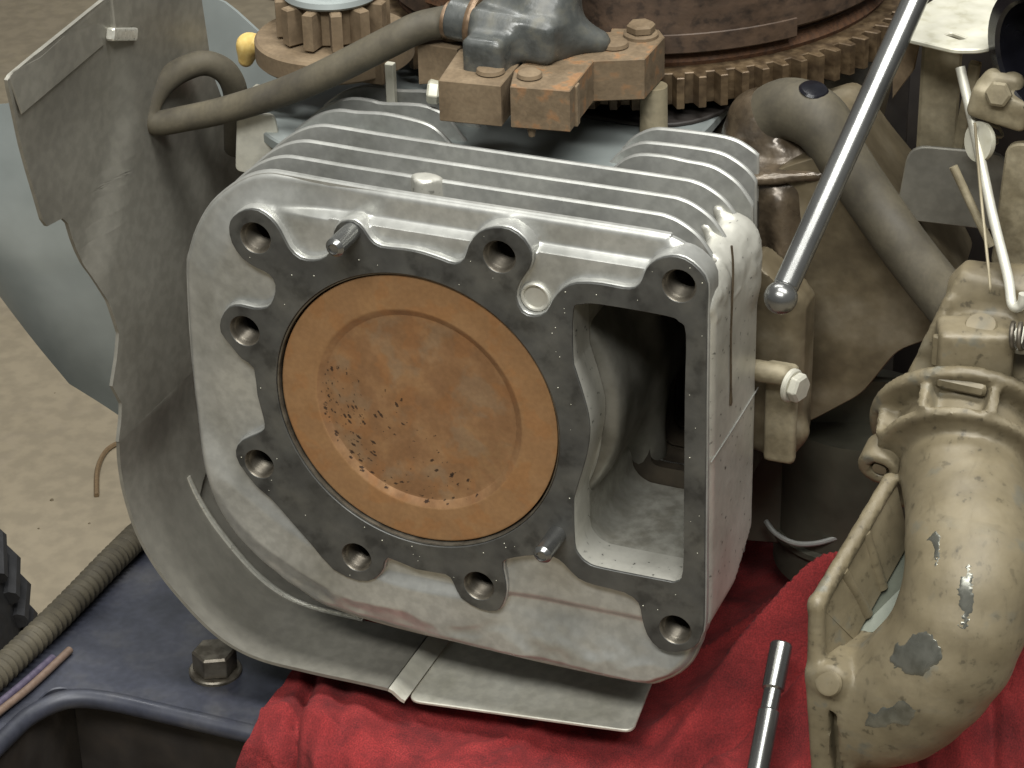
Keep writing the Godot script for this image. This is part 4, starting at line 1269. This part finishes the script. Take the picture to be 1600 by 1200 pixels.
func small_things() -> void:
	# corrugated conduit and the two wires along the frame
	var cp := smooth3([P(-136, -119, -112), P(-147, -119.5, -84), P(-149, -119.5, -60), P(-149, -119.5, -20), P(-150, -119, 20), P(-151, -118, 60), P(-152, -118, 90)], 60)
	tag(commit(tube(cp, func(s): return 4.7 + 0.5 * sin(s * 206.0 / 2.6 * TAU), 20), "corrugated_conduit", M.rubber_dust, self, 60.0), "black corrugated wire conduit lying along the left frame edge", "conduit")
	tag(commit(tube(smooth3([P(-141, -123.5, 0), P(-142.5, -123, 20), P(-145, -122.5, 45), P(-146, -122, 90)], 6), func(_s): return 1.4, 10), "electric_wire", M.wire_purple, self), "dark purple electric wire beside the corrugated conduit", "wire")
	tag(commit(tube(smooth3([P(-138, -123.5, -6), P(-139, -123, 18), P(-142, -122.5, 45), P(-143, -122, 90)], 6), func(_s): return 1.4, 10), "electric_wire", M.wire_tan, self), "brown electric wire at the frame edge beside the purple one", "wire")
	# tyre
	var c := P(-352, -278, -100)
	var ty := thing("tyre", "black lugged rubber tyre at the lower left edge", "tyre", c + P(0, -120, 0))
	var pr := []
	for k in 40:
		var a := PI * (float(k) / 39.0) - PI / 2
		pr.append(V(70.0 + 50.0 * cos(a), 48.0 * sin(a)))
	var tx := Transform3D(along(P(1, 0, 0.25)), c)
	commit(lathe(pr, tx, 72), "carcass", M.tyre, ty, 60.0, false)
	commit(lathe([V(0, -30), V(72, -30), V(74, 0), V(72, 30), V(0, 30)], tx, 48), "wheel_rim", M.dark_fill, ty)
	for k in 44:
		var a := TAU * k / 44.0
		var bs := tx.basis * Basis(P(0, 0, 1), a)
		for sd in [-1, 1]:
			commit(tube([tx * (Basis(P(0, 0, 1), a) * P(100, 0, sd * 40)), tx * (Basis(P(0, 0, 1), a + 0.02) * P(116, 0, sd * 27)), tx * (Basis(P(0, 0, 1), a + 0.07) * P(121, 0, sd * 3))], func(_s): return 4.6, 8), "tread_lug", M.tyre, ty)
	# straw on the floor
	tag(commit(tube(smooth3([P(-470, -418.8, -572), P(-475, -418.6, -556), P(-469, -418.6, -534), P(-454, -418.8, -507)], 5), func(_s): return 1.6, 6), "dry_straw", M.straw, self), "thin bent dry straw lying on the floor left of the shroud", "straw")
	# connector, red lead and clip behind the cable loop
	tag(commit(nets(func(p): return smin(cap(p, P(-93, 74, -84), P(-88, 76, -82), 3.6, 3.2), cap(p, P(-94.5, 69, -84), P(-93, 74, -84), 2.6, 3.4), 3.0), P(-102, 62, -92), P(-80, 84, -72), 0.8), "wire_connector", M.yellow_plastic, self, 60.0), "small yellow plastic connector left of the starter disc", "connector")
	tag(commit(tube(smooth3([P(-95, 62, -74), P(-93, 50, -74), P(-88, 42, -76), P(-80, 34, -80)], 5), func(_s): return 1.7, 10), "red_lead", M.red_wire, self), "red electric lead passing behind the cable loop", "wire")
	var cl := thing("sheet_clip", "small grey sheet metal clip hanging below the cable loop", "clip", P(-78, 50, -72))
	commit(prism(rounded([V(-84, 46), V(-72, 44), V(-68, 52), V(-70, 66), V(-82, 66)], 2.0), [], -1.5, 0.0, 0.3, Transform3D(Basis(Vector3.UP, 0.2), P(0, 0, -66))), "clip", M.galv_pale, cl)
	commit(box(P(-77, 66.5, -66), P(14, 1.5, 9), 0.4), "clip_top", M.bright_edge, cl)
	# white bolt and small upright beside the coil
	var wb := thing("white_bolt", "pale bolt head left of the front coil leg", "bolt", P(-18, 72, -68))
	commit(hexnut(P(-17.5, 75, -66), P(-1, 0.1, 0.3), 4.0, 4.0), "head", M.white_plate, wb)
	var up := thing("upright_tab", "small pale upright tab standing under the spark plug cable", "tab", P(-40, 60, -80))
	commit(box(P(-38, 70, -74), P(3.0, 18, 2.4), 0.4), "tab", M.white_plate, up)
	commit(box(P(-44, 76, -74), P(9, 8, 5), 0.6), "tab_block", M.core_dust, up)
	# dark canister below the crankcase
	var oc := thing("oil_filter", "dark grey round oil filter in the shadow below the crankcase", "oil filter", P(98, -100, -120))
	commit(lathe([V(0, 0), V(26, 0), V(28, 2), V(28, 14), V(29.5, 15), V(29.5, 17), V(28, 18), V(28, 60), V(0, 62)], Transform3D(FLAT, P(106, -103, -122)), 56), "canister", M.dark_metal, oc)
	commit(box(P(104, -58, -110), P(84, 66, 3), 1.0, Basis(Vector3.UP, 0.2)), "mounting_plate", M.dark_metal, oc)
	commit(tube(smooth3([P(81.6, -77.2, -96), P(86, -79.4, -93), P(93, -80.4, -91), P(100, -79.6, -92), P(106.7, -77.6, -95)], 6), func(_s): return 0.9, 8), "rim_edge", M.alu, oc)
	commit(hexnut(P(112, -70, -104), P(0, 0.6, 1), 3.4, 5.0), "stud_nut", M.galv_pale, oc)
	# added dark panel in place of the shade behind hose and linkage
	var dp := thing("shade_panel", "added dark sheet standing for the shade behind the hose and governor linkage", "panel", P(150, -230, -164))
	commit(prism(rounded([V(106, -230), V(240, -230), V(240, 120), V(106, 120)], 4.0), [], -166, -162, 0.5), "panel", M.dark_fill, dp)
	# bolt down in the gap between shroud and block
	var gb := thing("gap_bolt", "dark bolt deep in the gap between sheet shroud and block", "bolt", P(-101, -125, -62))
	commit(hexnut(P(-101, -125, -64), P(0.2, 1, 0.2), 6.5, 16.0, 8.0), "bolt", M.iron, gb)
	var bp := thing("added_rear_panel", "added dark backing sheet far behind the flywheel and ring gear", "panel", P(170, -200, -320))  # added dark sheet, hides the floor and continues the painted shade
	commit(prism(rounded([V(42, -330), V(340, -330), V(340, 66), V(42, 66)], 4.0), [], -324, -320, 0.5), "panel", M.dark_fill, bp)
